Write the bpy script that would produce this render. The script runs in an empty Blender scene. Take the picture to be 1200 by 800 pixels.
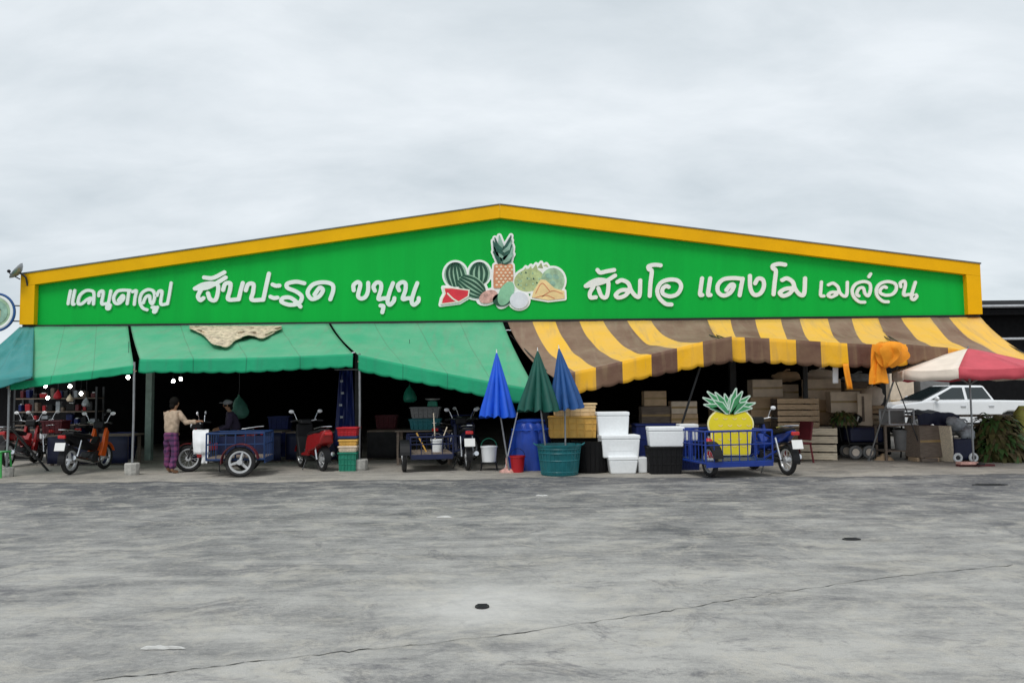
import bpy, bmesh, math, random
import numpy as np
from mathutils import Vector, Matrix, Euler
random.seed(7)
R = math.radians
SC = bpy.context.scene
COL = SC.collection

# ------------------------------------------------------------------ camera
FPX, CAMZ, PITCH, ROLL = 924.0, 1.6, math.atan2(61.0, 924.0), 0.0108
F0 = Vector((0, math.cos(PITCH), math.sin(PITCH)))
U0 = Vector((0, -math.sin(PITCH), math.cos(PITCH)))
X0 = Vector((1, 0, 0))
CR = X0 * math.cos(ROLL) - U0 * math.sin(ROLL)
CU = U0 * math.cos(ROLL) + X0 * math.sin(ROLL)
CAM = Vector((0, 0, CAMZ))
cd = bpy.data.cameras.new('camera'); cam = bpy.data.objects.new('camera', cd); COL.objects.link(cam)
cd.sensor_width = 36.0; cd.lens = 36.0 * FPX / 1200.0; cd.clip_start = 0.05; cd.clip_end = 3000
m = Matrix((( CR.x, CU.x, -F0.x, CAM.x), (CR.y, CU.y, -F0.y, CAM.y), (CR.z, CU.z, -F0.z, CAM.z), (0, 0, 0, 1)))
cam.matrix_world = m
SC.camera = cam

def W(px, py, Y):
    d = F0 + CR * ((px - 600) / FPX) + CU * ((400 - py) / FPX)
    return CAM + d * (Y / d.y)
def G(px, py, z=0.0):
    d = F0 + CR * ((px - 600) / FPX) + CU * ((400 - py) / FPX)
    p = CAM + d * ((z - CAMZ) / d.z)
    return p
def GX(px, Y, z=0.0):
    """ground point seen in column px at depth Y"""
    p = W(px, 540, Y)
    return Vector((p.x, Y, z))

# ------------------------------------------------------------------ world, sun, exposure
SUN_EL, SUN_AZ = R(58), R(200)      # high, veiled, a little behind the photographer's left shoulder
w = bpy.data.worlds.new('World'); SC.world = w; w.use_nodes = True
nt = w.node_tree; nt.nodes.clear()
def N(t, ty, **kw):
    n = t.nodes.new(ty)
    for k, v in kw.items(): setattr(n, k, v)
    return n
out = N(nt, 'ShaderNodeOutputWorld'); bg = N(nt, 'ShaderNodeBackground'); bg.inputs[1].default_value = 0.10
sky = N(nt, 'ShaderNodeTexSky', sky_type='NISHITA'); sky.sun_disc = False
sky.sun_elevation = SUN_EL; sky.sun_rotation = SUN_AZ
tc = N(nt, 'ShaderNodeTexCoord'); sep = N(nt, 'ShaderNodeSeparateXYZ')
nt.links.new(tc.outputs['Generated'], sep.inputs[0])
zc = N(nt, 'ShaderNodeMath', operation='MAXIMUM'); zc.inputs[1].default_value = 0.0
nt.links.new(sep.outputs['Z'], zc.inputs[0])
zz = N(nt, 'ShaderNodeMath', operation='ADD'); zz.inputs[1].default_value = 0.34
nt.links.new(zc.outputs[0], zz.inputs[0])
dx = N(nt, 'ShaderNodeMath', operation='DIVIDE'); dy = N(nt, 'ShaderNodeMath', operation='DIVIDE')
nt.links.new(sep.outputs['X'], dx.inputs[0]); nt.links.new(zz.outputs[0], dx.inputs[1])
nt.links.new(sep.outputs['Y'], dy.inputs[0]); nt.links.new(zz.outputs[0], dy.inputs[1])
cmb = N(nt, 'ShaderNodeCombineXYZ'); nt.links.new(dx.outputs[0], cmb.inputs[0]); nt.links.new(dy.outputs[0], cmb.inputs[1])
mp = N(nt, 'ShaderNodeMapping'); mp.inputs['Rotation'].default_value = (0, 0, R(-32)); mp.inputs['Scale'].default_value = (1.1, 2.1, 1)
nt.links.new(cmb.outputs[0], mp.inputs[0])
n1 = N(nt, 'ShaderNodeTexNoise'); n1.inputs['Scale'].default_value = 1.9; n1.inputs['Detail'].default_value = 9; n1.inputs['Roughness'].default_value = 0.57; n1.inputs['Distortion'].default_value = 0.25
n2 = N(nt, 'ShaderNodeTexNoise'); n2.inputs['Scale'].default_value = 0.45; n2.inputs['Detail'].default_value = 4
nt.links.new(mp.outputs[0], n1.inputs[0]); nt.links.new(mp.outputs[0], n2.inputs[0])
ad = N(nt, 'ShaderNodeMath', operation='MULTIPLY_ADD'); ad.inputs[1].default_value = 0.5
nt.links.new(n2.outputs[0], ad.inputs[0]); 
h1 = N(nt, 'ShaderNodeMath', operation='MULTIPLY'); h1.inputs[1].default_value = 0.65
nt.links.new(n1.outputs[0], h1.inputs[0]); nt.links.new(h1.outputs[0], ad.inputs[2])
cr = N(nt, 'ShaderNodeValToRGB')
cr.color_ramp.elements[0].position = 0.42; cr.color_ramp.elements[0].color = (5.5, 6.1, 6.5, 1)
cr.color_ramp.elements[1].position = 0.70; cr.color_ramp.elements[1].color = (7.7, 8.15, 8.5, 1)
nt.links.new(ad.outputs[0], cr.inputs[0])
mx = N(nt, 'ShaderNodeMix', data_type='RGBA'); mx.inputs[0].default_value = 0.94
nt.links.new(sky.outputs[0], mx.inputs[6]); nt.links.new(cr.outputs[0], mx.inputs[7])
nt.links.new(mx.outputs[2], bg.inputs[0]); nt.links.new(bg.outputs[0], out.inputs[0])

sl = bpy.data.lights.new('sun', 'SUN'); sun = bpy.data.objects.new('sun', sl); COL.objects.link(sun)
sl.energy = 1.5; sl.angle = R(24); sl.color = (1.0, 0.97, 0.93)
sd = Vector((math.sin(SUN_AZ) * math.cos(SUN_EL), math.cos(SUN_AZ) * math.cos(SUN_EL), math.sin(SUN_EL)))
sun.rotation_euler = sd.to_track_quat('Z', 'Y').to_euler(); sun.location = sd * 60

vs = SC.view_settings
vs.view_transform = 'Standard'; vs.look = 'None'; vs.gamma = 1.0; vs.exposure = 0.2; vs.use_curve_mapping = False
SC.render.engine = 'CYCLES'; SC.cycles.use_denoising = True; SC.cycles.max_bounces = 6

# ------------------------------------------------------------------ materials
def lin(r, g, b):
    f = lambda c: (c / 255 / 12.92) if c / 255 <= 0.04045 else ((c / 255 + 0.055) / 1.055) ** 2.4
    return (f(r), f(g), f(b))
MATS = {}
def mat(name, col, rough=0.6, metal=0.0, var=0.18, scale=6.0, bump=0.0, dirt=0.0, dirtcol=(0.10, 0.085, 0.07), spec=0.4, stretch=(1, 1, 1), emit=None):
    if name in MATS: return MATS[name]
    m = bpy.data.materials.new(name); m.use_nodes = True; t = m.node_tree
    b = t.nodes['Principled BSDF']
    b.inputs['Roughness'].default_value = rough; b.inputs['Metallic'].default_value = metal
    b.inputs['Specular IOR Level'].default_value = spec
    c = N(t, 'ShaderNodeTexCoord'); mpn = N(t, 'ShaderNodeMapping'); mpn.inputs['Scale'].default_value = stretch
    t.links.new(c.outputs['Object'], mpn.inputs[0])
    n = N(t, 'ShaderNodeTexNoise'); n.inputs['Scale'].default_value = scale; n.inputs['Detail'].default_value = 6; n.inputs['Roughness'].default_value = 0.62
    t.links.new(mpn.outputs[0], n.inputs[0])
    r = N(t, 'ShaderNodeValToRGB'); r.color_ramp.elements[0].position = 0.3; r.color_ramp.elements[1].position = 0.7
    r.color_ramp.elements[0].color = (*[max(0, x * (1 - var)) for x in col], 1)
    r.color_ramp.elements[1].color = (*[min(1, x * (1 + var)) for x in col], 1)
    t.links.new(n.outputs[0], r.inputs[0]); last = r.outputs[0]
    if dirt > 0:
        d = N(t, 'ShaderNodeTexNoise'); d.inputs['Scale'].default_value = scale * 0.45; d.inputs['Detail'].default_value = 8; d.inputs['Roughness'].default_value = 0.7
        mpd = N(t, 'ShaderNodeMapping'); mpd.inputs['Location'].default_value = (3.1, 1.7, 5.2); mpd.inputs['Scale'].default_value = stretch
        t.links.new(c.outputs['Object'], mpd.inputs[0]); t.links.new(mpd.outputs[0], d.inputs[0])
        dr = N(t, 'ShaderNodeMapRange'); dr.inputs[1].default_value = 0.48; dr.inputs[2].default_value = 0.72; dr.inputs[4].default_value = dirt
        t.links.new(d.outputs[0], dr.inputs[0])
        x = N(t, 'ShaderNodeMix', data_type='RGBA'); t.links.new(dr.outputs[0], x.inputs[0]); t.links.new(last, x.inputs[6])
        x.inputs[7].default_value = (*dirtcol, 1); last = x.outputs[2]
    t.links.new(last, b.inputs['Base Color'])
    if bump > 0:
        bp = N(t, 'ShaderNodeBump'); bp.inputs['Strength'].default_value = bump; bp.inputs['Distance'].default_value = 0.02
        t.links.new(n.outputs[0], bp.inputs['Height']); t.links.new(bp.outputs[0], b.inputs['Normal'])
    if emit:
        b.inputs['Emission Color'].default_value = (*emit[:3], 1); b.inputs['Emission Strength'].default_value = emit[3]
    MATS[name] = m; return m

M = {}
def dm(key, *a, **k): M[key] = mat(key, *a, **k)
dm('sign_green', (0.003, 0.41, 0.05), 0.5, var=0.06, scale=0.6, dirt=0.30, dirtcol=(0.004, 0.26, 0.04), spec=0.12, stretch=(4.0, 1.0, 0.35))
dm('sign_yellow', (0.82, 0.43, 0.0015), 0.5, var=0.08, scale=1.0, dirt=0.15, dirtcol=(0.5, 0.22, 0.01), spec=0.12)
dm('letter_white', (0.80, 0.83, 0.80), 0.5, var=0.05, dirt=0.12, dirtcol=(0.5, 0.52, 0.48), scale=3)
dm('paper_white', (0.85, 0.86, 0.84), 0.5, var=0.03)
dm('black_shadow_trim', (0.012, 0.012, 0.012), 0.6)
dm('roof_metal', (0.16, 0.17, 0.17), 0.55, 0.3, dirt=0.4)
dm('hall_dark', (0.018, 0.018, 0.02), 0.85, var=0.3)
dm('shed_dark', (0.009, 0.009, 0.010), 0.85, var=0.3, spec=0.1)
dm('gutter_white', (0.45, 0.46, 0.48), 0.5)
dm('steel_grey', (0.30, 0.31, 0.32), 0.42, 0.6, dirt=0.3)
dm('steel_dark', (0.05, 0.052, 0.055), 0.5, 0.5)
dm('post_green', (0.22, 0.30, 0.27), 0.6, dirt=0.3)
dm('concrete', (0.42, 0.41, 0.38), 0.9, var=0.2, scale=14, bump=0.5, dirt=0.35)
dm('rubber', (0.012, 0.012, 0.013), 0.75, var=0.3, dirt=0.5, dirtcol=(0.09, 0.085, 0.075), scale=9)
dm('black_plastic', (0.008, 0.008, 0.009), 0.5, spec=0.25)
dm('chrome', (0.65, 0.66, 0.68), 0.22, 1.0, var=0.05)
dm('alloy', (0.62, 0.63, 0.64), 0.35, 0.5, var=0.08)
dm('red_paint', (0.30, 0.008, 0.010), 0.22, var=0.06, spec=0.6, dirt=0.35, dirtcol=(0.06, 0.05, 0.045), scale=9)
dm('orange_paint', (0.80, 0.12, 0.008), 0.28, var=0.06, spec=0.6, dirt=0.35, dirtcol=(0.06, 0.05, 0.045), scale=9)
dm('blue_paint', (0.008, 0.035, 0.12), 0.45, var=0.2, dirt=0.3, dirtcol=(0.05, 0.05, 0.06))
dm('bright_blue_paint', (0.008, 0.035, 0.24), 0.4, var=0.15, dirt=0.2, dirtcol=(0.03, 0.04, 0.1))
dm('navy_paint', (0.008, 0.014, 0.055), 0.4, var=0.2, dirt=0.3, dirtcol=(0.03, 0.03, 0.03))
dm('teal_paint', (0.03, 0.13, 0.13), 0.4)
dm('car_white', (0.80, 0.82, 0.84), 0.18, var=0.02, spec=0.6)
dm('glass_dark', (0.012, 0.02, 0.022), 0.06, spec=0.8, var=0.05)
dm('lamp_clear', (0.75, 0.76, 0.78), 0.12, spec=0.8)
dm('lamp_red', (0.5, 0.01, 0.012), 0.15, spec=0.8)
dm('plate_white', (0.8, 0.8, 0.78), 0.4, var=0.04)
dm('ink', (0.03, 0.03, 0.035), 0.6)
dm('foam', (0.82, 0.84, 0.85), 0.75, var=0.04, scale=20, bump=0.1, dirt=0.10, dirtcol=(0.5, 0.5, 0.47))
dm('card', (0.56, 0.40, 0.25), 0.85, var=0.14, scale=5, dirt=0.2)
dm('card_pale', (0.70, 0.58, 0.45), 0.85, var=0.14, scale=5, dirt=0.2)
dm('tape', (0.36, 0.24, 0.10), 0.3)
dm('wood', (0.58, 0.42, 0.27), 0.85, var=0.3, scale=5, stretch=(1, 8, 8), bump=0.3, dirt=0.35)
dm('wood_pale', (0.72, 0.62, 0.47), 0.85, var=0.25, scale=5, stretch=(1, 8, 8), bump=0.3, dirt=0.2)
dm('wood_grey', (0.19, 0.15, 0.12), 0.9, var=0.3, scale=5, stretch=(1, 8, 8), bump=0.3, dirt=0.3)
dm('yellow_plastic', (0.72, 0.42, 0.09), 0.45, var=0.15, dirt=0.25, dirtcol=(0.3, 0.17, 0.06))
dm('cream_plastic', (0.75, 0.55, 0.30), 0.5, var=0.12, dirt=0.2, dirtcol=(0.4, 0.25, 0.1))
dm('teal_plastic', (0.012, 0.14, 0.16), 0.4, var=0.2, dirt=0.2, dirtcol=(0.03, 0.06, 0.06))
dm('green_plastic', (0.01, 0.19, 0.12), 0.45, var=0.2)
dm('bright_green_plastic', (0.03, 0.32, 0.06), 0.4, var=0.12)
dm('navy_plastic', (0.008, 0.018, 0.11), 0.45, var=0.25)
dm('red_plastic', (0.42, 0.012, 0.02), 0.4, var=0.12)
dm('maroon_plastic', (0.11, 0.014, 0.02), 0.5, var=0.2)
dm('grey_plastic', (0.18, 0.18, 0.18), 0.5, var=0.15)
dm('tarp_blue', (0.010, 0.055, 0.38), 0.4, var=0.25, scale=3)
dm('tarp_navy', (0.008, 0.012, 0.045), 0.5, var=0.25, scale=3)
dm('umb_blue', (0.008, 0.09, 0.62), 0.55, var=0.12, scale=3)
dm('umb_green', (0.004, 0.075, 0.055), 0.6, var=0.2, scale=3)
dm('umb_blue2', (0.015, 0.075, 0.24), 0.6, var=0.2, scale=3)
dm('umb_white', (0.78, 0.68, 0.58), 0.65, var=0.08, scale=3, dirt=0.1, dirtcol=(0.4, 0.3, 0.25))
dm('umb_red', (0.56, 0.075, 0.10), 0.65, var=0.12, scale=3)
dm('orange_cloth', (0.85, 0.30, 0.012), 0.75, var=0.18, scale=4)
dm('white_cloth', (0.82, 0.83, 0.84), 0.85, var=0.05)
dm('burlap', (0.58, 0.49, 0.35), 0.95, var=0.45, scale=9, bump=1.0, dirt=0.75, dirtcol=(0.13, 0.12, 0.10))  # strong dirt tone also paints shade of the folds into the colour
dm('sack_brown', (0.11, 0.085, 0.04), 0.95, var=0.5, scale=9, bump=0.8)
dm('leaf_dry', (0.09, 0.085, 0.025), 0.8, var=0.5, scale=5)
dm('leaf_green', (0.05, 0.11, 0.025), 0.6, var=0.3, scale=5)
dm('leaf_yellow', (0.42, 0.42, 0.10), 0.7, var=0.2, scale=5)
dm('skin', (0.30, 0.16, 0.09), 0.6, var=0.08)
dm('hair', (0.008, 0.007, 0.006), 0.8, var=0.3, spec=0.1)
dm('shirt_beige', (0.43, 0.33, 0.24), 0.9, var=0.22, scale=14, bump=0.3)
dm('shirt_dark', (0.03, 0.022, 0.045), 0.9, var=0.3)
dm('cap_grey', (0.25, 0.25, 0.26), 0.9)
dm('bag_teal', (0.05, 0.16, 0.12), 0.5, var=0.3)
dm('bag_grey', (0.34, 0.37, 0.40), 0.5, var=0.35, scale=9)
dm('bulb', (0.9, 0.9, 0.85), 0.4, emit=(1.0, 0.97, 0.88, 30.0))
dm('lantern_red', (0.45, 0.01, 0.02), 0.5)
dm('pine_yellow', (0.80, 0.66, 0.02), 0.5, var=0.06, scale=3)
dm('pine_ring', (0.88, 0.82, 0.45), 0.5, var=0.05)
dm('pine_leaf', (0.05, 0.27, 0.10), 0.5, var=0.3, scale=8)
dm('pine_leaf_edge', (0.55, 0.68, 0.58), 0.5, var=0.06)
dm('melon_dark', (0.012, 0.07, 0.04), 0.5, var=0.3)
dm('melon_light', (0.28, 0.45, 0.32), 0.5, var=0.2)
dm('melon_red', (0.70, 0.03, 0.05), 0.5, var=0.15, scale=4)
dm('melon_rind', (0.80, 0.78, 0.66), 0.5, var=0.05)
dm('pa_orange', (0.62, 0.26, 0.13), 0.5, var=0.2, scale=4)
dm('pa_light', (0.84, 0.68, 0.50), 0.5, var=0.1)
dm('pa_leaf', (0.02, 0.10, 0.07), 0.5, var=0.4, scale=6)
dm('pa_leaf2', (0.25, 0.42, 0.33), 0.5, var=0.3, scale=6)
dm('durian', (0.42, 0.50, 0.24), 0.5, var=0.35, scale=5)
dm('canta', (0.34, 0.50, 0.33), 0.5, var=0.35, scale=6)
dm('jack_yellow', (0.82, 0.62, 0.30), 0.5, var=0.15, scale=4)
dm('mango', (0.25, 0.52, 0.33), 0.5, var=0.25, scale=3)
dm('salak', (0.62, 0.35, 0.30), 0.5, var=0.45, scale=9)
dm('lychee', (0.72, 0.74, 0.80), 0.5, var=0.1, scale=4)
dm('asphalt_crack', (0.035, 0.034, 0.032), 0.95)
dm('iron', (0.03, 0.03, 0.03), 0.6, 0.4)
dm('chalk', (0.52, 0.52, 0.50), 0.95, var=0.2, scale=9)

def plaid():
    m = bpy.data.materials.new('trousers_plaid'); m.use_nodes = True; t = m.node_tree; b = t.nodes['Principled BSDF']
    b.inputs['Roughness'].default_value = 0.9
    c = N(t, 'ShaderNodeTexCoord'); s = N(t, 'ShaderNodeSeparateXYZ'); t.links.new(c.outputs['Object'], s.inputs[0])
    def band(o, k):
        a = N(t, 'ShaderNodeMath', operation='MULTIPLY'); a.inputs[1].default_value = k; t.links.new(o, a.inputs[0])
        f = N(t, 'ShaderNodeMath', operation='FRACT'); t.links.new(a.outputs[0], f.inputs[0])
        g = N(t, 'ShaderNodeMath', operation='LESS_THAN'); g.inputs[1].default_value = 0.42; t.links.new(f.outputs[0], g.inputs[0])
        return g.outputs[0]
    s1 = N(t, 'ShaderNodeMath', operation='ADD'); t.links.new(band(s.outputs['X'], 11), s1.inputs[0]); t.links.new(band(s.outputs['Z'], 9), s1.inputs[1])
    h = N(t, 'ShaderNodeMath', operation='MULTIPLY'); h.inputs[1].default_value = 0.5; t.links.new(s1.outputs[0], h.inputs[0])
    r = N(t, 'ShaderNodeValToRGB'); r.color_ramp.elements[0].color = (0.19, 0.045, 0.13, 1); r.color_ramp.elements[1].color = (0.045, 0.018, 0.06, 1)
    e = r.color_ramp.elements.new(0.5); e.color = (0.10, 0.03, 0.10, 1)
    t.links.new(h.outputs[0], r.inputs[0]); t.links.new(r.outputs[0], b.inputs['Base Color']); return m
M['plaid'] = plaid()

def cloth_mat(name, cols, sheen_fade, stripes=False, sheen_fade_amt=0.5):
    """awning cloth; UV.x counts stripes, UV.y runs top to hem; rain-streak dirt, sun fading and painted-in sky sheen"""
    m = bpy.data.materials.new(name); m.use_nodes = True; t = m.node_tree; b = t.nodes['Principled BSDF']
    b.inputs['Roughness'].default_value = 0.6; b.inputs['Specular IOR Level'].default_value = 0.2
    uv = N(t, 'ShaderNodeUVMap'); tcn = N(t, 'ShaderNodeTexCoord')
    if stripes:
        s = N(t, 'ShaderNodeSeparateXYZ'); t.links.new(uv.outputs[0], s.inputs[0])
        h = N(t, 'ShaderNodeMath', operation='MULTIPLY'); h.inputs[1].default_value = 0.5; t.links.new(s.outputs[0], h.inputs[0])
        f = N(t, 'ShaderNodeMath', operation='FRACT'); t.links.new(h.outputs[0], f.inputs[0])
        g = N(t, 'ShaderNodeMath', operation='GREATER_THAN'); g.inputs[1].default_value = 0.5; t.links.new(f.outputs[0], g.inputs[0])
        x = N(t, 'ShaderNodeMix', data_type='RGBA'); t.links.new(g.outputs[0], x.inputs[0])
        x.inputs[6].default_value = (*cols[0], 1); x.inputs[7].default_value = (*cols[1], 1); base = x.outputs[2]
    else:
        s = N(t, 'ShaderNodeSeparateXYZ'); t.links.new(uv.outputs[0], s.inputs[0])
        f = N(t, 'ShaderNodeMath', operation='FRACT'); t.links.new(s.outputs[0], f.inputs[0])
        g = N(t, 'ShaderNodeMath', operation='LESS_THAN'); g.inputs[1].default_value = 0.022; t.links.new(f.outputs[0], g.inputs[0])
        x = N(t, 'ShaderNodeMix', data_type='RGBA'); t.links.new(g.outputs[0], x.inputs[0])
        x.inputs[6].default_value = (*cols[0], 1); x.inputs[7].default_value = (*[c * 0.55 for c in cols[0]], 1); base = x.outputs[2]      # stitched seams
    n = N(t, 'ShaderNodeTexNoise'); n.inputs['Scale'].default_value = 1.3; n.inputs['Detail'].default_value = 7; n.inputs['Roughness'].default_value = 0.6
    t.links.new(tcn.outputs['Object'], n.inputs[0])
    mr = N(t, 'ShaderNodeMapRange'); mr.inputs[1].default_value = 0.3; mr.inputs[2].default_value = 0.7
    mr.inputs[3].default_value = max(0, sheen_fade_amt - 0.14); mr.inputs[4].default_value = min(1, sheen_fade_amt + 0.14)
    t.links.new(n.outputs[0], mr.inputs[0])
    x2 = N(t, 'ShaderNodeMix', data_type='RGBA'); t.links.new(mr.outputs[0], x2.inputs[0]); t.links.new(base, x2.inputs[6]); x2.inputs[7].default_value = (*sheen_fade, 1)
    st = N(t, 'ShaderNodeTexNoise'); st.inputs['Scale'].default_value = 5.0; st.inputs['Detail'].default_value = 6
    mps = N(t, 'ShaderNodeMapping'); mps.inputs['Scale'].default_value = (1.6, 0.22, 0.22); t.links.new(tcn.outputs['Object'], mps.inputs[0]); t.links.new(mps.outputs[0], st.inputs[0])
    ms = N(t, 'ShaderNodeMapRange'); ms.inputs[1].default_value = 0.52; ms.inputs[2].default_value = 0.8; ms.inputs[4].default_value = 0.5; t.links.new(st.outputs[0], ms.inputs[0])
    x3 = N(t, 'ShaderNodeMix', data_type='RGBA'); t.links.new(ms.outputs[0], x3.inputs[0]); t.links.new(x2.outputs[2], x3.inputs[6]); x3.inputs[7].default_value = (*[c * 0.6 for c in sheen_fade], 1)
    t.links.new(x3.outputs[2], b.inputs['Base Color'])
    bp = N(t, 'ShaderNodeBump'); bp.inputs['Strength'].default_value = 0.6; bp.inputs['Distance'].default_value = 0.06
    t.links.new(n.outputs[0], bp.inputs['Height']); t.links.new(bp.outputs[0], b.inputs['Normal'])
    return m
M['aw_green'] = cloth_mat('awning_green', [(0.008, 0.36, 0.18)], (0.30, 0.46, 0.32), sheen_fade_amt=0.34)  # slopes coloured paler than valances: sky light painted in, plus fading
M['aw_green_v'] = cloth_mat('awning_green_valance', [(0.006, 0.34, 0.15)], (0.06, 0.36, 0.22), sheen_fade_amt=0.2)
M['aw_teal'] = cloth_mat('awning_teal', [(0.008, 0.19, 0.19)], (0.14, 0.36, 0.34), sheen_fade_amt=0.3)
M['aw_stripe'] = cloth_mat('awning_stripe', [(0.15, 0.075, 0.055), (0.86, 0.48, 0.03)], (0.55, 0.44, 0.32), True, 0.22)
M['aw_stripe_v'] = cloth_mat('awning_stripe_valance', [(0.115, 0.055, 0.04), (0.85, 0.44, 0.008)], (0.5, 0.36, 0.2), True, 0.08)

def ground_mat(name, dark, light, lane):
    m = bpy.data.materials.new(name); m.use_nodes = True; t = m.node_tree; b = t.nodes['Principled BSDF']
    b.inputs['Roughness'].default_value = 0.82; b.inputs['Specular IOR Level'].default_value = 0.25
    tcn = N(t, 'ShaderNodeTexCoord')
    def noise(sc, det, rough, dist=0.0, scale=(1, 1, 1), rot=0.0, loc=(0, 0, 0)):
        mpn = N(t, 'ShaderNodeMapping'); mpn.inputs['Scale'].default_value = scale; mpn.inputs['Rotation'].default_value = (0, 0, rot); mpn.inputs['Location'].default_value = loc
        n = N(t, 'ShaderNodeTexNoise'); n.inputs['Scale'].default_value = sc; n.inputs['Detail'].default_value = det; n.inputs['Roughness'].default_value = rough; n.inputs['Distortion'].default_value = dist
        t.links.new(tcn.outputs['Object'], mpn.inputs[0]); t.links.new(mpn.outputs[0], n.inputs[0]); return n.outputs[0]
    def rng(o, a, c, lo=0.0, hi=1.0):
        r = N(t, 'ShaderNodeMapRange'); r.inputs[1].default_value = a; r.inputs[2].default_value = c; r.inputs[3].default_value = lo; r.inputs[4].default_value = hi
        t.links.new(o, r.inputs[0]); return r.outputs[0]
    def mix(f, a, c):
        x = N(t, 'ShaderNodeMix', data_type='RGBA'); t.links.new(f, x.inputs[0])
        for o, i in ((a, 6), (c, 7)):
            if isinstance(o, tuple): x.inputs[i].default_value = (*o, 1)
            else: t.links.new(o, x.inputs[i])
        return x.outputs[2]
    def mth(op, a, c):
        x = N(t, 'ShaderNodeMath', operation=op)
        for o, i in ((a, 0), (c, 1)):
            if isinstance(o, (int, float)): x.inputs[i].default_value = o
            else: t.links.new(o, x.inputs[i])
        return x.outputs[0]
    big = noise(0.24, 6, 0.62, 0.7, (1, 1.3, 1), 0.3)
    mid = noise(0.95, 8, 0.68, 0.5, (1, 1.7, 1), -0.2, (4, 2, 0))
    streak = noise(1.1, 8, 0.68, 0.6, (0.35, 2.4, 1), 0.16, (1, 7, 0))
    patch = noise(3.2, 6, 0.6, 0.2)
    fine = noise(26, 5, 0.65)
    grain = noise(150, 2, 0.5)
    streak2 = noise(2.6, 9, 0.72, 0.4, (0.4, 2.0, 1), -0.35, (6, 1, 0))
    s = mth('ADD', mth('MULTIPLY', big, 0.70), mth('ADD', mth('MULTIPLY', mid, 0.42), mth('MULTIPLY', streak, 0.30)))
    s = mth('ADD', s, mth('MULTIPLY', streak2, 0.30))
    s = mth('ADD', s, mth('MULTIPLY', patch, 0.20))
    s = mth('ADD', s, mth('MULTIPLY', fine, 0.20))
    if lane:
        sp = N(t, 'ShaderNodeSeparateXYZ'); t.links.new(tcn.outputs['Object'], sp.inputs[0])
        yl = rng(mth('ADD', sp.outputs['Y'], mth('MULTIPLY', mth('SUBTRACT', big, 0.5), 16.0)), 5.0, 14.0, 0.0, 0.21)   # rubber-darkened driving lane along the stalls
        s = mth('SUBTRACT', s, yl)
    base = mix(rng(s, 0.83 if lane else 0.86, 1.13 if lane else 1.22), dark, light)
    warm = tuple(min(1, c * k) for c, k in zip(light, (1.12, 1.08, 1.0)))
    cool = tuple(c * k for c, k in zip(dark, (0.95, 0.94, 1.06)))
    def thr(n_, a, c, amt, col):
        nonlocal base
        base = mix(rng(n_, a, c, 0.0, amt), base, col)
    thr(noise(1.5, 12, 0.80, 0.9, (1, 1.25, 1), 0.5, (3, 8, 0)), 0.50, 0.60, 0.48, warm)          # scoured pale crust, sharp edged
    thr(noise(4.2, 10, 0.78, 0.6, (1, 1.3, 1), -0.4, (8, 2, 0)), 0.54, 0.62, 0.30, warm)
    thr(noise(0.75, 12, 0.80, 1.3, (1, 1.2, 1), 0.8, (9, 3, 0)), 0.54, 0.64, 0.65, tuple(c * 0.8 for c in cool))   # oil and water stains
    thr(noise(2.8, 12, 0.80, 0.8, (0.8, 1.4, 1), 0.15, (5, 5, 0)), 0.555, 0.63, 0.38, cool)
    thr(noise(9.0, 9, 0.80, 0.5, (1, 1, 1), 0.0, (1, 4, 0)), 0.57, 0.65, 0.30, tuple(c * 0.7 for c in cool))
    thr(noise(16.0, 8, 0.75, 0.3, (1, 1, 1), 0.0, (7, 4, 0)), 0.56, 0.63, 0.22, warm)
    base = mix(rng(grain, 0.36, 0.62, 0.0, 0.30), base, tuple(c * 0.6 for c in dark))
    # one pale worn ring round the drain hole
    g = N(t, 'ShaderNodeVectorMath', operation='DISTANCE'); t.links.new(tcn.outputs['Object'], g.inputs[0]); dp = G(568, 706); g.inputs[1].default_value = (dp.x, dp.y, 0)
    if lane:
        base = mix(rng(mth('ADD', g.outputs['Value'], mth('MULTIPLY', mth('SUBTRACT', mid, 0.5), 2.2)), 0.1, 0.95, 0.7, 0.0), base, (0.58, 0.57, 0.54))
    t.links.new(base, b.inputs['Base Color'])
    t.links.new(rng(s, 0.8, 1.15, 0.66, 0.92), b.inputs['Roughness'])
    bp = N(t, 'ShaderNodeBump'); bp.inputs['Strength'].default_value = 0.55; bp.inputs['Distance'].default_value = 0.012
    t.links.new(mth('ADD', mth('MULTIPLY', fine, 0.7), mth('ADD', mth('MULTIPLY', grain, 0.25), mth('MULTIPLY', patch, 0.6))), bp.inputs['Height']); t.links.new(bp.outputs[0], b.inputs['Normal'])
    return m
M['yard'] = ground_mat('yard_concrete', (0.10, 0.102, 0.108), (0.48, 0.47, 0.44), True)
M['apron'] = ground_mat('apron_concrete', (0.18, 0.17, 0.15), (0.46, 0.43, 0.385), False)

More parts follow.
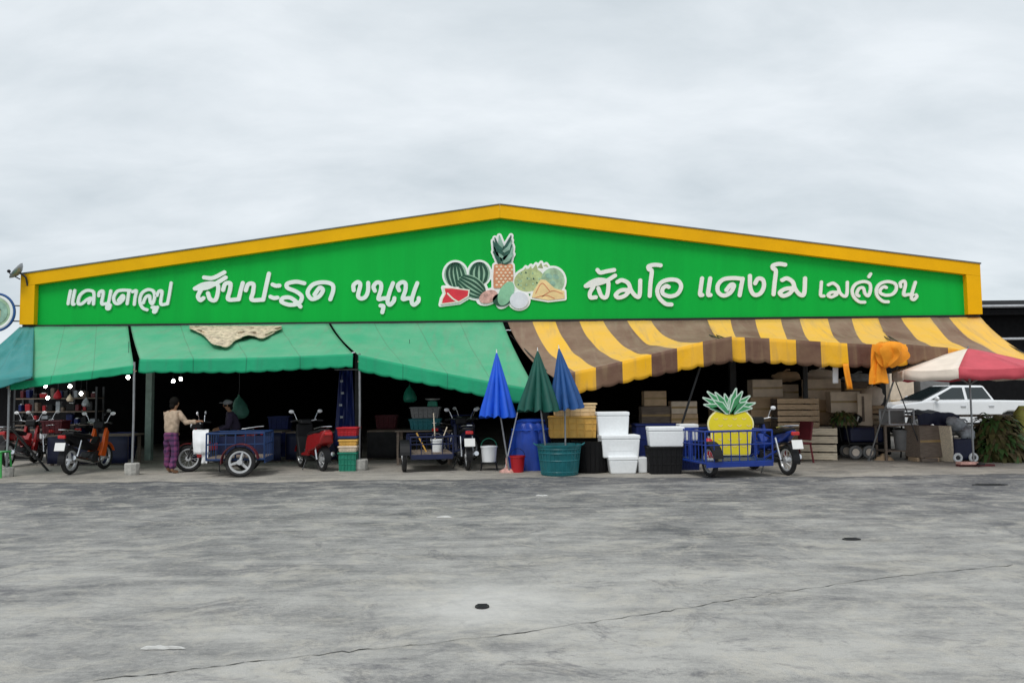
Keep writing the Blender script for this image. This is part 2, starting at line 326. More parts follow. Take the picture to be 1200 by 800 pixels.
# ------------------------------------------------------------------ mesh helpers
class MB:
    def __init__(s): s.v = []; s.f = []
    def add(s, vs, fs):
        o = len(s.v); s.v += [tuple(v) for v in vs]; s.f += [tuple(i + o for i in f) for f in fs]; return s
    def box(s, c, d, rot=None, taper=1.0):
        x, y, z = d[0] / 2, d[1] / 2, d[2] / 2
        vs = [Vector((a * x * (taper if k < 0 else 1), b * y * (taper if k < 0 else 1), k * z)) for k in (-1, 1) for b in (-1, 1) for a in (-1, 1)]
        if rot is not None:
            e = Euler(rot).to_matrix(); vs = [e @ v for v in vs]
        c = Vector(c)
        return s.add([v + c for v in vs], [(0, 2, 3, 1), (4, 5, 7, 6), (0, 1, 5, 4), (2, 6, 7, 3), (0, 4, 6, 2), (1, 3, 7, 5)])
    def tube(s, pts, r, n=8, cap=True):
        pts = [Vector(p) for p in pts]; rs = r if isinstance(r, (list, tuple)) else [r] * len(pts)
        vs = []; fs = []; prev = None
        for i, p in enumerate(pts):
            if i == 0: t = pts[1] - p
            elif i == len(pts) - 1: t = p - pts[i - 1]
            else: t = (pts[i + 1] - p).normalized() + (p - pts[i - 1]).normalized()
            t.normalize()
            a = prev if prev is not None else (Vector((0, 0, 1)) if abs(t.z) < 0.9 else Vector((1, 0, 0)))
            u = (a - t * a.dot(t)).normalized(); prev = u; q = t.cross(u)
            for k in range(n):
                an = 2 * math.pi * k / n; vs.append(p + (u * math.cos(an) + q * math.sin(an)) * rs[i])
        for i in range(len(pts) - 1):
            for k in range(n):
                a = i * n + k; b2 = i * n + (k + 1) % n; fs.append((a, b2, b2 + n, a + n))
        if cap: fs.append(tuple(range(n - 1, -1, -1))); fs.append(tuple((len(pts) - 1) * n + k for k in range(n)))
        return s.add(vs, fs)
    def lathe(s, prof, n=20, c=(0, 0, 0), axis='z', mod=None, cap=(True, True)):
        vs = []; fs = []; c = Vector(c)
        for j, (r, h) in enumerate(prof):
            for k in range(n):
                a = 2 * math.pi * k / n; rr = r * (mod(a, j) if mod else 1)
                x, y = rr * math.cos(a), rr * math.sin(a)
                p = {'z': (x, y, h), 'y': (x, h, y), 'x': (h, x, y)}[axis]
                vs.append(Vector(p) + c)
        for j in range(len(prof) - 1):
            for k in range(n):
                a = j * n + k; b2 = j * n + (k + 1) % n; fs.append((a, b2, b2 + n, a + n))
        if cap[0]: fs.append(tuple(range(n - 1, -1, -1)))
        if cap[1]: fs.append(tuple((len(prof) - 1) * n + k for k in range(n)))
        return s.add(vs, fs)
    def torus(s, c, Rr, r, axis='y', n=24, k=8, flat=1.0):
        vs = []; fs = []; c = Vector(c)
        for i in range(n):
            a = 2 * math.pi * i / n
            for j in range(k):
                b2 = 2 * math.pi * j / k; rr = Rr + r * math.cos(b2); h = r * math.sin(b2) * flat
                x, z = rr * math.cos(a), rr * math.sin(a)
                vs.append(c + Vector({'y': (x, h, z), 'z': (x, z, h), 'x': (h, x, z)}[axis]))
        for i in range(n):
            for j in range(k):
                fs.append((i * k + j, ((i + 1) % n) * k + j, ((i + 1) % n) * k + (j + 1) % k, i * k + (j + 1) % k))
        return s.add(vs, fs)
    def prism(s, poly, y0, y1):
        """poly in (x,z), extruded along y; y0/y1 may be lists of per-vertex values"""
        n = len(poly)
        a = y0 if isinstance(y0, (list, tuple)) else [y0] * n; b2 = y1 if isinstance(y1, (list, tuple)) else [y1] * n
        vs = [(p[0], a[i], p[1]) for i, p in enumerate(poly)] + [(p[0], b2[i], p[1]) for i, p in enumerate(poly)]
        fs = [tuple(range(n)), tuple(range(2 * n - 1, n - 1, -1))] + [(i, i + n, (i + 1) % n + n, (i + 1) % n) for i in range(n)]
        return s.add(vs, fs)
    def ball(s, c, r, n=10, k=7, sc=(1, 1, 1)):
        prof = [(max(1e-4, math.sin(math.pi * j / k)), -math.cos(math.pi * j / k)) for j in range(k + 1)]
        o = len(s.v); s.lathe(prof, n)
        for i in range(o, len(s.v)):
            x, y, z = s.v[i]; s.v[i] = (c[0] + x * r * sc[0], c[1] + y * r * sc[1], c[2] + z * r * sc[2])
        return s
    def mesh(s, name):
        me = bpy.data.meshes.new(name); me.from_pydata(s.v, [], s.f); me.update()
        bm = bmesh.new(); bm.from_mesh(me); bmesh.ops.recalc_face_normals(bm, faces=bm.faces); bm.to_mesh(me); bm.free()
        return me
    def build(s, name, material, parent=None, loc=None, rot=None, smooth=False, bevel=0.0):
        o = bpy.data.objects.new(name, s.mesh(name)); COL.objects.link(o)
        o.data.materials.append(M[material] if isinstance(material, str) else material)
        if parent is not None: o.parent = parent
        if loc is not None: o.location = loc
        if rot is not None: o.rotation_euler = rot
        if smooth:
            o.data.polygons.foreach_set('use_smooth', [True] * len(o.data.polygons))
            o.data.set_sharp_from_angle(angle=R(40))
        if bevel > 0:
            b = o.modifiers.new('bevel', 'BEVEL'); b.width = bevel; b.segments = 2; b.limit_method = 'ANGLE'
        return o
def tag(o, label=None, cat=None, group=None, kind=None):
    if label: o['label'] = label
    if cat: o['category'] = cat
    if group: o['group'] = group
    if kind: o['kind'] = kind
    return o
def thing(name, label, cat, loc=(0, 0, 0), rz=0.0, group=None, rot=None, scale=1.0):
    o = bpy.data.objects.new(name, None); COL.objects.link(o); o.location = loc
    o.rotation_euler = rot if rot else (0, 0, rz); o.scale = (scale,) * 3
    o.empty_display_size = 0.2
    return tag(o, label, cat, group)
def dup(o, parent=None, **kw):
    c = o.copy(); COL.objects.link(c); c.parent = parent
    for ch in o.children: dup(ch, c)
    for k, v in kw.items():
        if k in ('label', 'group', 'category'): c[k] = v
        elif k == 'rz': c.rotation_euler = (0, 0, v)
        else: setattr(c, k, v)
    return c
def rbox(name, material, c, d, parent=None, bevel=0.006, rot=None, taper=1.0):
    return MB().box((0, 0, 0), d, None, taper).build(name, material, parent, c, rot, bevel=bevel)

# ------------------------------------------------------------------ flat cut-outs (signs and letters) from distance fields
def catmull(p, sub=5):
    p = [np.array(q, float) for q in p]
    if len(p) < 3: return p
    q = [2 * p[0] - p[1]] + p + [2 * p[-1] - p[-2]]; o = []
    for i in range(1, len(q) - 2):
        for k in range(sub):
            t = k / sub; a, b, c, d = q[i - 1:i + 3]
            o.append(0.5 * ((2 * b) + (c - a) * t + (2 * a - 5 * b + 4 * c - d) * t * t + (3 * b - a - 3 * c + d) * t ** 3))
    o.append(p[-1]); return o
def sd_stroke(pts, r, smooth=True):
    P = catmull(pts) if smooth else [np.array(q, float) for q in pts]
    def f(X, Y):
        d = np.full(X.shape, 1e9)
        for a, b in zip(P[:-1], P[1:]):
            ab = b - a; L = max(1e-9, ab @ ab)
            t = np.clip(((X - a[0]) * ab[0] + (Y - a[1]) * ab[1]) / L, 0, 1)
            d = np.minimum(d, np.hypot(X - a[0] - t * ab[0], Y - a[1] - t * ab[1]))
        return d - r
    xs = [q[0] for q in P]; ys = [q[1] for q in P]
    return f, (min(xs) - r, min(ys) - r, max(xs) + r, max(ys) + r)
def sd_ell(cx, cy, rx, ry, rot=0.0):
    c, s = math.cos(rot), math.sin(rot)
    def f(X, Y):
        u = (X - cx) * c + (Y - cy) * s; v = -(X - cx) * s + (Y - cy) * c
        return (np.hypot(u / rx, v / ry) - 1) * min(rx, ry)
    m2 = max(rx, ry); return f, (cx - m2, cy - m2, cx + m2, cy + m2)
def sd_poly(pts, grow=0.0):
    P = [np.array(q, float) for q in pts]
    def f(X, Y):
        d = np.full(X.shape, 1e9); ins = np.zeros(X.shape, bool)
        for i in range(len(P)):
            a, b = P[i], P[(i + 1) % len(P)]; ab = b - a
            t = np.clip(((X - a[0]) * ab[0] + (Y - a[1]) * ab[1]) / max(1e-9, ab @ ab), 0, 1)
            d = np.minimum(d, np.hypot(X - a[0] - t * ab[0], Y - a[1] - t * ab[1]))
            cond = (a[1] > Y) != (b[1] > Y)
            with np.errstate(divide='ignore', invalid='ignore'):
                xc = a[0] + (Y - a[1]) * ab[0] / (ab[1] if ab[1] else 1e-9)
            ins ^= cond & (X < xc)
        return np.where(ins, -d, d) - grow
    xs = [q[0] for q in P]; ys = [q[1] for q in P]
    return f, (min(xs) - grow, min(ys) - grow, max(xs) + grow, max(ys) + grow)
def cutout(shapes, step, to3d, y_front, y_back, grow=0.0, clip=None, back=False):
    """union of 2-D shapes -> plate between two depths; to3d(x,y,depth)->world"""
    x0 = min(s[1][0] for s in shapes) - grow - step; y0 = min(s[1][1] for s in shapes) - grow - step
    x1 = max(s[1][2] for s in shapes) + grow + step; y1 = max(s[1][3] for s in shapes) + grow + step
    nx = int((x1 - x0) / step) + 2; ny = int((y1 - y0) / step) + 2
    X, Y = np.meshgrid(x0 + step * np.arange(nx), y0 + step * np.arange(ny))
    F = np.full(X.shape, 1e9)
    for f, b in shapes: F = np.minimum(F, f(X, Y))
    F = F - grow
    if clip is not None: F = np.maximum(F, clip[0](X, Y))
    F[np.abs(F) < 1e-6] = 1e-6
    ins = F < 0; vid = {}; vs = []; fs = []
    def vert(k, x, y):
        if k not in vid: vid[k] = len(vs); vs.append((x, y))
        return vid[k]
    for j in range(ny - 1):
        for i in range(nx - 1):
            cs = ((i, j), (i + 1, j), (i + 1, j + 1), (i, j + 1))
            I = [ins[b, a] for a, b in cs]
            if not any(I): continue
            poly = []
            for k in range(4):
                a, b = cs[k], cs[(k + 1) % 4]
                if I[k]: poly.append(vert(a, X[a[1], a[0]], Y[a[1], a[0]]))
                if I[k] != I[(k + 1) % 4]:
                    fa, fb = F[a[1], a[0]], F[b[1], b[0]]; t = fa / (fa - fb)
                    key = (a, b) if a < b else (b, a)
                    poly.append(vert(key, X[a[1], a[0]] * (1 - t) + X[b[1], b[0]] * t, Y[a[1], a[0]] * (1 - t) + Y[b[1], b[0]] * t))
            if len(poly) >= 3: fs.append(tuple(poly))
    ec = {}
    for f in fs:
        for a, b in zip(f, f[1:] + f[:1]): ec[(a, b)] = 1
    n = len(vs); V = [to3d(x, y, y_front) for x, y in vs] + [to3d(x, y, y_back) for x, y in vs]
    Fo = list(fs) + [(a, b, b + n, a + n)[::-1] for a, b in ec if (b, a) not in ec]
    if back: Fo += [tuple(i + n for i in reversed(f)) for f in fs]
    mb = MB(); mb.v = [tuple(v) for v in V]; mb.f = Fo
    return mb

# ================================================================== THE SETTING
g = MB().add([(-600, -60, 0), (600, -60, 0), (600, 1500, 0), (-600, 1500, 0)], [(0, 1, 2, 3)]).build('ground', 'yard')
tag(g, kind='structure')
pts_a = []; pts_b = []
for i in range(601):
    x = -40 + i * 80 / 600
    pts_a.append((x, 14.95 - 0.012 * x + 0.10 * math.sin(x * 1.7) + 0.12 * math.sin(x * 0.63 + 1) + 0.05 * math.sin(x * 7.1) + random.uniform(-0.06, 0.06), 0.004)); pts_b.append((x, 60, 0.004))
pv = MB().add(pts_a + pts_b, [(i, i + 1, i + 602, i + 601) for i in range(600)]).build('pavement', 'apron')
tag(pv, kind='structure')
# slab joint that has opened into a crack
cp = [(110, 797), (200, 787), (300, 775), (400, 764), (480, 756), (580, 745), (650, 735), (740, 722), (800, 713), (860, 702), (905, 696), (970, 686), (1050, 675), (1120, 668), (1198, 661)]
P = []
for (a, b), (c, d) in zip(cp[:-1], cp[1:]):
    for k in range(8): P.append((a + (c - a) * k / 8, b + (d - b) * k / 8))
L1 = []; L2 = []
for i, (a, b) in enumerate(P):
    q = G(a, b); q.y += random.uniform(-0.02, 0.02); wd = random.choice([0.0012, 0.002, 0.003, 0.005, 0.007, 0.0015])
    L1.append((q.x, q.y - wd, 0.004)); L2.append((q.x, q.y + wd, 0.004))
n = len(P)
ck = MB().add(L1 + L2, [(i, i + 1, i + n + 1, i + n) for i in range(n - 1)]).build('slab_joint', 'asphalt_crack'); ck.parent = g

def drain(px, py, rx, ry, label, slots):
    c = G(px, py); t = thing('drain_cover', label, 'drain cover', c)
    MB().lathe([(rx, 0.004), (rx * 0.96, 0.012), (rx * 0.8, 0.010)], 24).build('rim', 'iron', t)
    mb = MB()
    for k in range(slots): mb.box((0, -rx * 0.6 + 1.2 * rx * k / max(1, slots - 1), 0.014), (rx * 1.3, rx * 0.09, 0.006))
    mb.build('grating', 'steel_dark', t); t.scale = (1, ry / rx, 1); return t
drain(565, 711, 0.055, 0.06, 'small round iron drain cover in pale worn patch of concrete', 4)
drain(998, 632, 0.10, 0.05, 'flat dark iron drain cover in the yard on the right', 5)
drain(1160, 568, 0.30, 0.11, 'wide dark drain grating in front of the red parasol', 6)
for px, py, lx, ly, lab in ((190, 760, 0.13, 0.025, 'pale smear on the near concrete, shaped as a thin raised scrap'), (521, 606, 0.10, 0.05, 'tiny white litter scrap in front of the dark trike'), (634, 581, 0.10, 0.05, 'tiny white litter scrap in front of the teal basket')):
    c = G(px, py); v = []; nn = 14
    for k in range(nn):
        a = 2 * math.pi * k / nn; r = random.uniform(0.6, 1.2); v.append((lx * r * math.cos(a), ly * r * math.sin(a), 0.004))
    mb = MB().add(v + [(x * 0.8, y * 0.8, 0.012 + random.uniform(0, 0.01)) for x, y, z in v], [tuple(range(nn, 2 * nn))] + [(i, (i + 1) % nn, (i + 1) % nn + nn, i + nn) for i in range(nn)])
    tag(mb.build('litter', 'chalk', None, c), lab, 'litter')  # the near one stands for a pale smear on the ground

# ------------------------------------------------------------------ the market hall
YB = 20.0
YS = YB - 0.24     # front plane of the border
pTL, pTR, pPK, pBL, pBR = W(23, 320.5, YS), W(1147, 308.5, YS), W(585, 240, YS), W(24, 380, YS), W(1153, 368, YS)
XL = (pTL.x + pBL.x) / 2; XR = (pTR.x + pBR.x) / 2
ZE = (pTL.z + pTR.z) / 2; ZP = pPK.z; ZB = (pBL.z + pBR.z) / 2; XM = (XL + XR) / 2
hall = thing('market_hall', 'long gabled market hall, open at the front and dark inside', 'building', (XM, YB, 0))
hw = (XR - XL) / 2; YE = 36.0
def rel(p): return (p[0] - XM, p[1] - YB, p[2])
th = 0.12
for s in (-1, 1):
    mb = MB(); a = (s * (hw - 0.05), ZE - 0.12); b = (0, ZP - 0.12)
    mb.v = [(a[0], 0.06, a[1]), (b[0], 0.06, b[1]), (b[0], YE, b[1]), (a[0], YE, a[1])]
    mb.v += [(x, y, z - th) for x, y, z in mb.v]; mb.f = [(0, 1, 2, 3), (7, 6, 5, 4), (0, 4, 5, 1), (2, 6, 7, 3), (3, 7, 4, 0), (1, 5, 6, 2)]
    mb.build('roof', 'roof_metal', hall)
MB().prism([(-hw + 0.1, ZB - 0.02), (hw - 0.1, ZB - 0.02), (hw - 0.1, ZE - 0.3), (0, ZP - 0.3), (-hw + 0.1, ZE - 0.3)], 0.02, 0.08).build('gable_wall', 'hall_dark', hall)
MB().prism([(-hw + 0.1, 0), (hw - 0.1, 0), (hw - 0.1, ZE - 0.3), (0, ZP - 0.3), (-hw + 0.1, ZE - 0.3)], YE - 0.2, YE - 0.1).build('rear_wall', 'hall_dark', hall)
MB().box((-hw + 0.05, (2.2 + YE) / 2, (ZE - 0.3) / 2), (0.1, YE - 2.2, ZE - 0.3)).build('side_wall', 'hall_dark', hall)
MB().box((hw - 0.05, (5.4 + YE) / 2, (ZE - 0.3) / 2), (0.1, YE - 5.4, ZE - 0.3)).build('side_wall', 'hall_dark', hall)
MB().box((0, 0.1, ZB - 0.10), (2 * hw - 0.2, 0.16, 0.16)).build('lintel', 'black_shadow_trim', hall)  # beam coloured black to paint in the shadow below the board
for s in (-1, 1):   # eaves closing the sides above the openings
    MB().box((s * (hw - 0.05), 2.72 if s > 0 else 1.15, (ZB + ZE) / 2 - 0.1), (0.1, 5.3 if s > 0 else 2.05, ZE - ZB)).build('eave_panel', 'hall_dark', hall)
for px in (175, 420, 640, 860, 1035):
    p = W(px, 500, YB + 0.3); x = p.x - XM
    MB().box((x, 0.3, (ZB - 0.12) / 2), (0.16, 0.16, ZB - 0.12)).build('column', 'post_green' if px == 175 else 'steel_dark', hall, bevel=0.01)

# ------------------------------------------------------------------ sign board
sign = thing('sign_board', 'huge green gable signboard with yellow border and white Thai lettering', 'signboard', (XM, YB - 0.02, ZB))
sx = lambda X: X - XM
bw, bv = 0.36, 0.33
PN = MB()
PN.prism([(-hw + 0.05, 0), (hw - 0.05, 0), (hw - 0.05, ZE - ZB - 0.1), (0, ZP - ZB - 0.1), (-hw + 0.05, ZE - ZB - 0.1)], -0.06, 0.0)
PN.build('green_panel', 'sign_green', sign)
he, hp = ZE - ZB, ZP - ZB; slope = (hp - he) / hw
for s in (-1, 1):
    MB().prism([(s * hw, 0.0), (s * (hw - bw), 0.0), (s * (hw - bw), he + slope * bw - bv - 0.003), (s * hw, he - bv)], -0.22, 0.02).build('border_post', 'sign_yellow', sign)
    MB().prism([(s * hw, he - bv + 0.003), (s * hw, he), (s * 0.002, hp), (s * 0.002, hp - bv)], -0.22, 0.02).build('border_rafter', 'sign_yellow', sign)
    MB().prism([(s * (hw + 0.02), he - 0.02), (s * (hw + 0.02), he + 0.012), (s * 0.003, hp + 0.03), (s * 0.003, hp + 0.004)], -0.24, 0.05).build('flashing', 'roof_metal', sign)
MB().box((0, -0.03, -0.035), (2 * hw, 0.14, 0.06)).build('bottom_trim', 'black_shadow_trim', sign)

def to_sign(x, y, depth):
    p = W(x, y, YB - 0.1); return (p.x - XM, depth, p.z - ZB)
YF = -0.06   # face of the panel (local)
def letters(ox, oy, k, r, defs):
    for strokes in defs:
        sh = [sd_stroke([(ox + a / k, oy + b / k) for a, b in st], r) for st in strokes]
        cutout(sh, 0.75, to_sign, YF - 0.045, YF - 0.001).build('letter', 'letter_white', sign)
letters(70, 315, 8.571, 1.78, [
    [[(112, 222), (98, 290), (88, 352)]], [[(155, 218), (140, 290), (132, 352), (148, 356)]],
    [[(295, 345), (318, 295), (275, 312), (225, 352), (188, 345), (205, 270), (262, 222), (325, 222), (348, 255), (342, 355)]],
    [[(396, 272), (402, 238), (432, 222), (440, 255), (425, 350), (470, 350), (505, 360)], [(516, 222), (498, 320), (475, 392), (498, 402), (512, 368)]],
    [[(592, 318), (635, 268), (645, 300), (605, 345), (562, 345), (545, 290), (580, 228), (640, 215), (712, 218)], [(700, 220), (680, 352)]],
    [[(735, 232), (772, 222), (760, 290), (752, 358)]],
    [[(880, 412), (835, 392), (808, 330), (825, 250), (885, 210), (942, 225), (956, 285), (935, 350), (912, 330), (905, 272), (868, 285), (842, 342)]],
    [[(930, 388), (960, 388), (945, 430), (965, 432), (985, 385)]],
    [[(980, 268), (998, 228), (1030, 232), (1018, 352), (1085, 352)], [(1085, 352), (1105, 250), (1122, 142)]]])
letters(220, 305, 6.667, 2.35, [
    [[(58, 222), (120, 190), (195, 180), (240, 205), (222, 305), (178, 305), (160, 258)], [(105, 232), (82, 280), (100, 312), (125, 296)], [(70, 222), (150, 215), (215, 185), (298, 135)]],
    [[(130, 135), (200, 138), (288, 95)]],
    [[(278, 232), (295, 185), (335, 182), (330, 240), (318, 305), (400, 305)], [(400, 305), (415, 240), (432, 178)]],
    [[(455, 235), (475, 188), (515, 188), (512, 250), (502, 308), (592, 308)], [(592, 308), (615, 200), (636, 105)]],
    [[(665, 190), (690, 200), (718, 198)]], [[(648, 285), (675, 295), (702, 292)]],
    [[(912, 180), (850, 168), (782, 182), (780, 215), (850, 245), (893, 285), (870, 335), (800, 348), (735, 325), (745, 295), (800, 292), (850, 325), (882, 362)]],
    [[(992, 268), (1032, 215), (1058, 235), (1025, 285), (968, 302), (938, 250), (980, 190), (1060, 172), (1128, 188), (1138, 235), (1115, 305)]]])
letters(400, 310, 10.909, 2.35, [
    [[(160, 330), (158, 265), (212, 225), (245, 262), (215, 395), (252, 435), (308, 415), (342, 340), (345, 235)]],
    [[(430, 335), (412, 282), (452, 232), (505, 242), (508, 320), (475, 438), (540, 432), (600, 430)], [(662, 238), (620, 350), (592, 470), (620, 515), (670, 470), (680, 430)]],
    [[(502, 525), (540, 535), (525, 610)]],
    [[(740, 330), (722, 272), (770, 228), (820, 242), (820, 330), (785, 438), (850, 432), (905, 430)], [(972, 238), (930, 350), (900, 470), (930, 515), (985, 470), (990, 430)]]])
letters(680, 300, 9.231, 2.35, [
    [[(58, 325), (120, 282), (200, 256), (288, 272), (304, 320), (285, 438), (232, 438), (195, 350)], [(140, 340), (105, 395), (110, 448), (168, 446)], [(70, 325), (170, 305), (280, 270), (376, 212)]],
    [[(185, 152), (215, 180), (290, 165), (366, 152)]],
    [[(400, 282), (450, 262), (518, 295), (548, 370), (598, 432), (640, 428), (648, 265)], [(528, 368), (440, 372), (382, 420), (412, 450), (480, 430), (530, 380)]],
    [[(868, 102), (800, 96), (738, 112), (742, 145), (772, 165), (758, 300), (750, 432)]],
    [[(985, 525), (920, 516), (852, 450), (832, 370), (872, 290), (960, 256), (1055, 268), (1090, 332), (1050, 410), (970, 436), (895, 410), (888, 358), (925, 325), (955, 335)]]])
letters(810, 300, 8.571, 2.35, [
    [[(108, 225), (95, 320), (88, 388), (110, 392)]], [[(190, 225), (175, 320), (168, 388), (192, 392)]],
    [[(352, 342), (398, 288), (428, 300), (392, 368), (322, 398), (268, 360), (268, 290), (322, 235), (420, 222), (515, 230)], [(516, 228), (500, 310), (485, 395)]],
    [[(588, 200), (592, 320), (628, 388), (690, 378), (728, 310), (718, 240), (670, 228), (640, 275)]],
    [[(942, 88), (880, 80), (822, 95), (818, 125), (848, 152), (835, 280), (825, 385)]],
    [[(912, 242), (960, 225), (1018, 262), (1042, 330), (1090, 388), (1132, 378), (1142, 225)], [(1020, 322), (940, 332), (888, 370), (920, 400), (980, 380), (1022, 335)]]])
letters(950, 310, 8.889, 1.78, [
    [[(110, 182), (105, 250), (102, 322), (135, 328)]],
    [[(182, 212), (230, 195), (280, 232), (300, 290), (340, 328), (374, 312), (380, 185)], [(282, 290), (212, 290), (178, 322), (215, 338), (270, 312)]],
    [[(560, 392), (500, 386), (442, 330), (432, 260), (472, 200), (550, 178), (612, 200), (620, 270), (596, 326), (562, 300), (545, 245), (502, 250), (476, 308), (500, 328)]],
    [[(622, 98), (604, 128)]],
    [[(805, 388), (750, 382), (692, 330), (682, 260), (722, 200), (800, 178), (878, 202), (888, 260), (850, 308), (782, 320), (724, 298), (722, 262), (758, 232), (785, 240)]],
    [[(935, 232), (932, 192), (970, 172), (984, 212), (966, 314), (1015, 312), (1060, 316)], [(1088, 185), (1062, 270), (1045, 345), (1070, 366), (1102, 335), (1095, 315)]]])

# fruit cut-out on the board
kx = 1 / 6.667
def Z(pts): return [(500 + a * kx, 260 + b * kx) for a, b in pts]
def ZE_(cx, cy, rx, ry, rot=0.0): return sd_ell(500 + cx * kx, 260 + cy * kx, rx * kx, ry * kx, rot)
def ZP_(pts, grow=0.0): return sd_poly(Z(pts), grow)
crown_leaf = [[(570, 320), (560, 200), (568, 110), (600, 190), (605, 320)], [(590, 320), (600, 210), (650, 125), (645, 220), (625, 320)], [(580, 320), (545, 220), (520, 150), (528, 230), (560, 320)],
              [(600, 320), (650, 250), (672, 195), (665, 265), (630, 325)], [(575, 320), (535, 270), (525, 215), (545, 290), (560, 325)], [(590, 325), (640, 300), (668, 255), (655, 310), (620, 332)]]
S_mel1, S_mel2, S_mel3 = ZE_(225, 412, 88, 96), ZE_(412, 402, 82, 88), ZE_(352, 505, 118, 80, 0.55)
S_slice = ZP_([(128, 512), (200, 512), (338, 530), (330, 585), (255, 630), (108, 648), (118, 600), (140, 560)])
S_pine = sd_poly(Z([(540, 345), (660, 345), (664, 430), (650, 500), (535, 505), (534, 430)]), 2.0)
S_dur, S_can = ZE_(800, 455, 118, 88, -0.25), ZE_(985, 460, 92, 100)
S_jack = ZP_([(822, 590), (835, 540), (890, 450), (930, 455), (1000, 520), (1075, 540), (1078, 598), (950, 612)])
S_man, S_ly = ZE_(620, 560, 54, 100, 0.45), ZE_(722, 612, 72, 66)
S_sal = ZE_(482, 585, 75, 48, -0.4)
S_spk = [ZP_([(740 + 42 * i, 400 - 14 * i), (775 + 40 * i, 318 + abs(i - 3) * 12), (785 + 42 * i, 395 - 10 * i)]) for i in range(5)]
S_base = ZE_(585, 610, 70, 50)
for i in range(9):
    s_ = -1 if i % 2 else 1; y_ = 315 - i * 14; x_ = 597 + s_ * 8
    crown_leaf.append([(x_ - s_ * 8, y_), (x_ + s_ * 30, y_ - 34), (x_ + s_ * (70 - i * 2), y_ - 62 - 4 * i), (x_ + s_ * 40, y_ - 12), (x_, y_ + 8)])
leafs = [ZP_(l, 0.6) for l in crown_leaf]
allS = [S_mel1, S_mel2, S_mel3, S_slice, S_pine, S_dur, S_can, S_jack, S_man, S_ly, S_sal] + S_spk + leafs
fp = cutout(allS, 0.9, to_sign, YF - 0.03, YF - 0.001, grow=2.4).build('fruit_picture', 'paper_white', sign)
def fruit(name, shapes, matn, lvl, clip=None, step=0.6, grow=0.0):
    d = YF - 0.03
    return cutout(shapes, step, to_sign, d - 0.003 * lvl, d - 0.0005, clip=clip, grow=grow).build(name, matn, fp)
fruit('watermelon', [S_mel1], 'melon_light', 1)
for x in (-70, -36, -4, 28, 60):
    fruit('watermelon_stripe', [sd_stroke(Z([(225 + x * 0.35, 318), (225 + x * 0.85, 370), (225 + x + 8, 430), (225 + x * 0.8 + 22, 505)]), 1.5)], 'melon_dark', 2, S_mel1)
fruit('watermelon', [S_mel2], 'melon_light', 3)
for x in (-60, -22, 16, 54):
    fruit('watermelon_stripe', [sd_stroke(Z([(412 + x * 0.4, 315), (412 + x, 380), (412 + x, 430), (412 + x * 0.6, 490)]), 1.7)], 'melon_dark', 4, S_mel2)
fruit('watermelon', [S_mel3], 'melon_light', 5)
for x in (-62, -30, 2, 34, 66):
    fruit('watermelon_stripe', [sd_stroke(Z([(262 - x * 0.35, 448 + x * 0.5), (352 - x * 0.55, 505 + x * 0.85), (448 - x * 0.3, 568 + x * 0.5)]), 1.35)], 'melon_dark', 6, S_mel3)
fruit('durian', [S_dur] + S_spk, 'durian', 1)
for i in range(26):
    a, b = random.uniform(710, 900), random.uniform(390, 520)
    fruit('durian_spike', [ZP_([(a - 9, b + 8), (a, b - 12), (a + 9, b + 8)])], 'canta', 2, S_dur)
fruit('cantaloupe', [S_can], 'canta', 3)
for a, b, r_ in ((955, 425, 30), (1010, 430, 26), (985, 480, 24)): fruit('cantaloupe_patch', [ZE_(a, b, r_, r_ * 0.7, 0.5)], 'pa_leaf2', 4, S_can)
fruit('jackfruit_pod', [S_jack], 'jack_yellow', 5)
for pts in ([(850, 560), (900, 480), (960, 540)], [(900, 585), (980, 540), (1060, 560)], [(840, 595), (930, 575), (1000, 600)]):
    fruit('jackfruit_pod', [sd_stroke(Z(pts), 0.55)], 'pa_orange', 6, S_jack)
fruit('pineapple', [S_pine], 'pa_orange', 7)
for j in range(7):
    for i in range(4):
        a = 548 + i * 34 + (17 if j % 2 else 0); b = 350 + j * 24
        fruit('pineapple_eye', [ZP_([(a, b - 9), (a + 13, b), (a, b + 9), (a - 13, b)])], 'pa_light', 8, S_pine)
for i, l in enumerate(leafs): fruit('pineapple_leaf', [l], 'pa_leaf' if i % 3 else 'pa_leaf2', 7 + (i % 7))
fruit('salak', [S_sal], 'salak', 9); fruit('mango', [S_base], 'melon_dark', 9); fruit('mango', [S_man], 'mango', 10); fruit('lychee', [S_ly], 'lychee', 11)
fruit('watermelon_slice', [S_slice], 'melon_rind', 9); fruit('watermelon_flesh', [S_slice], 'melon_red', 10, grow=-1.5)
fruit('watermelon_core', [sd_stroke(Z([(165, 560), (205, 600), (245, 625)]), 0.9)], 'melon_rind', 11, S_slice)

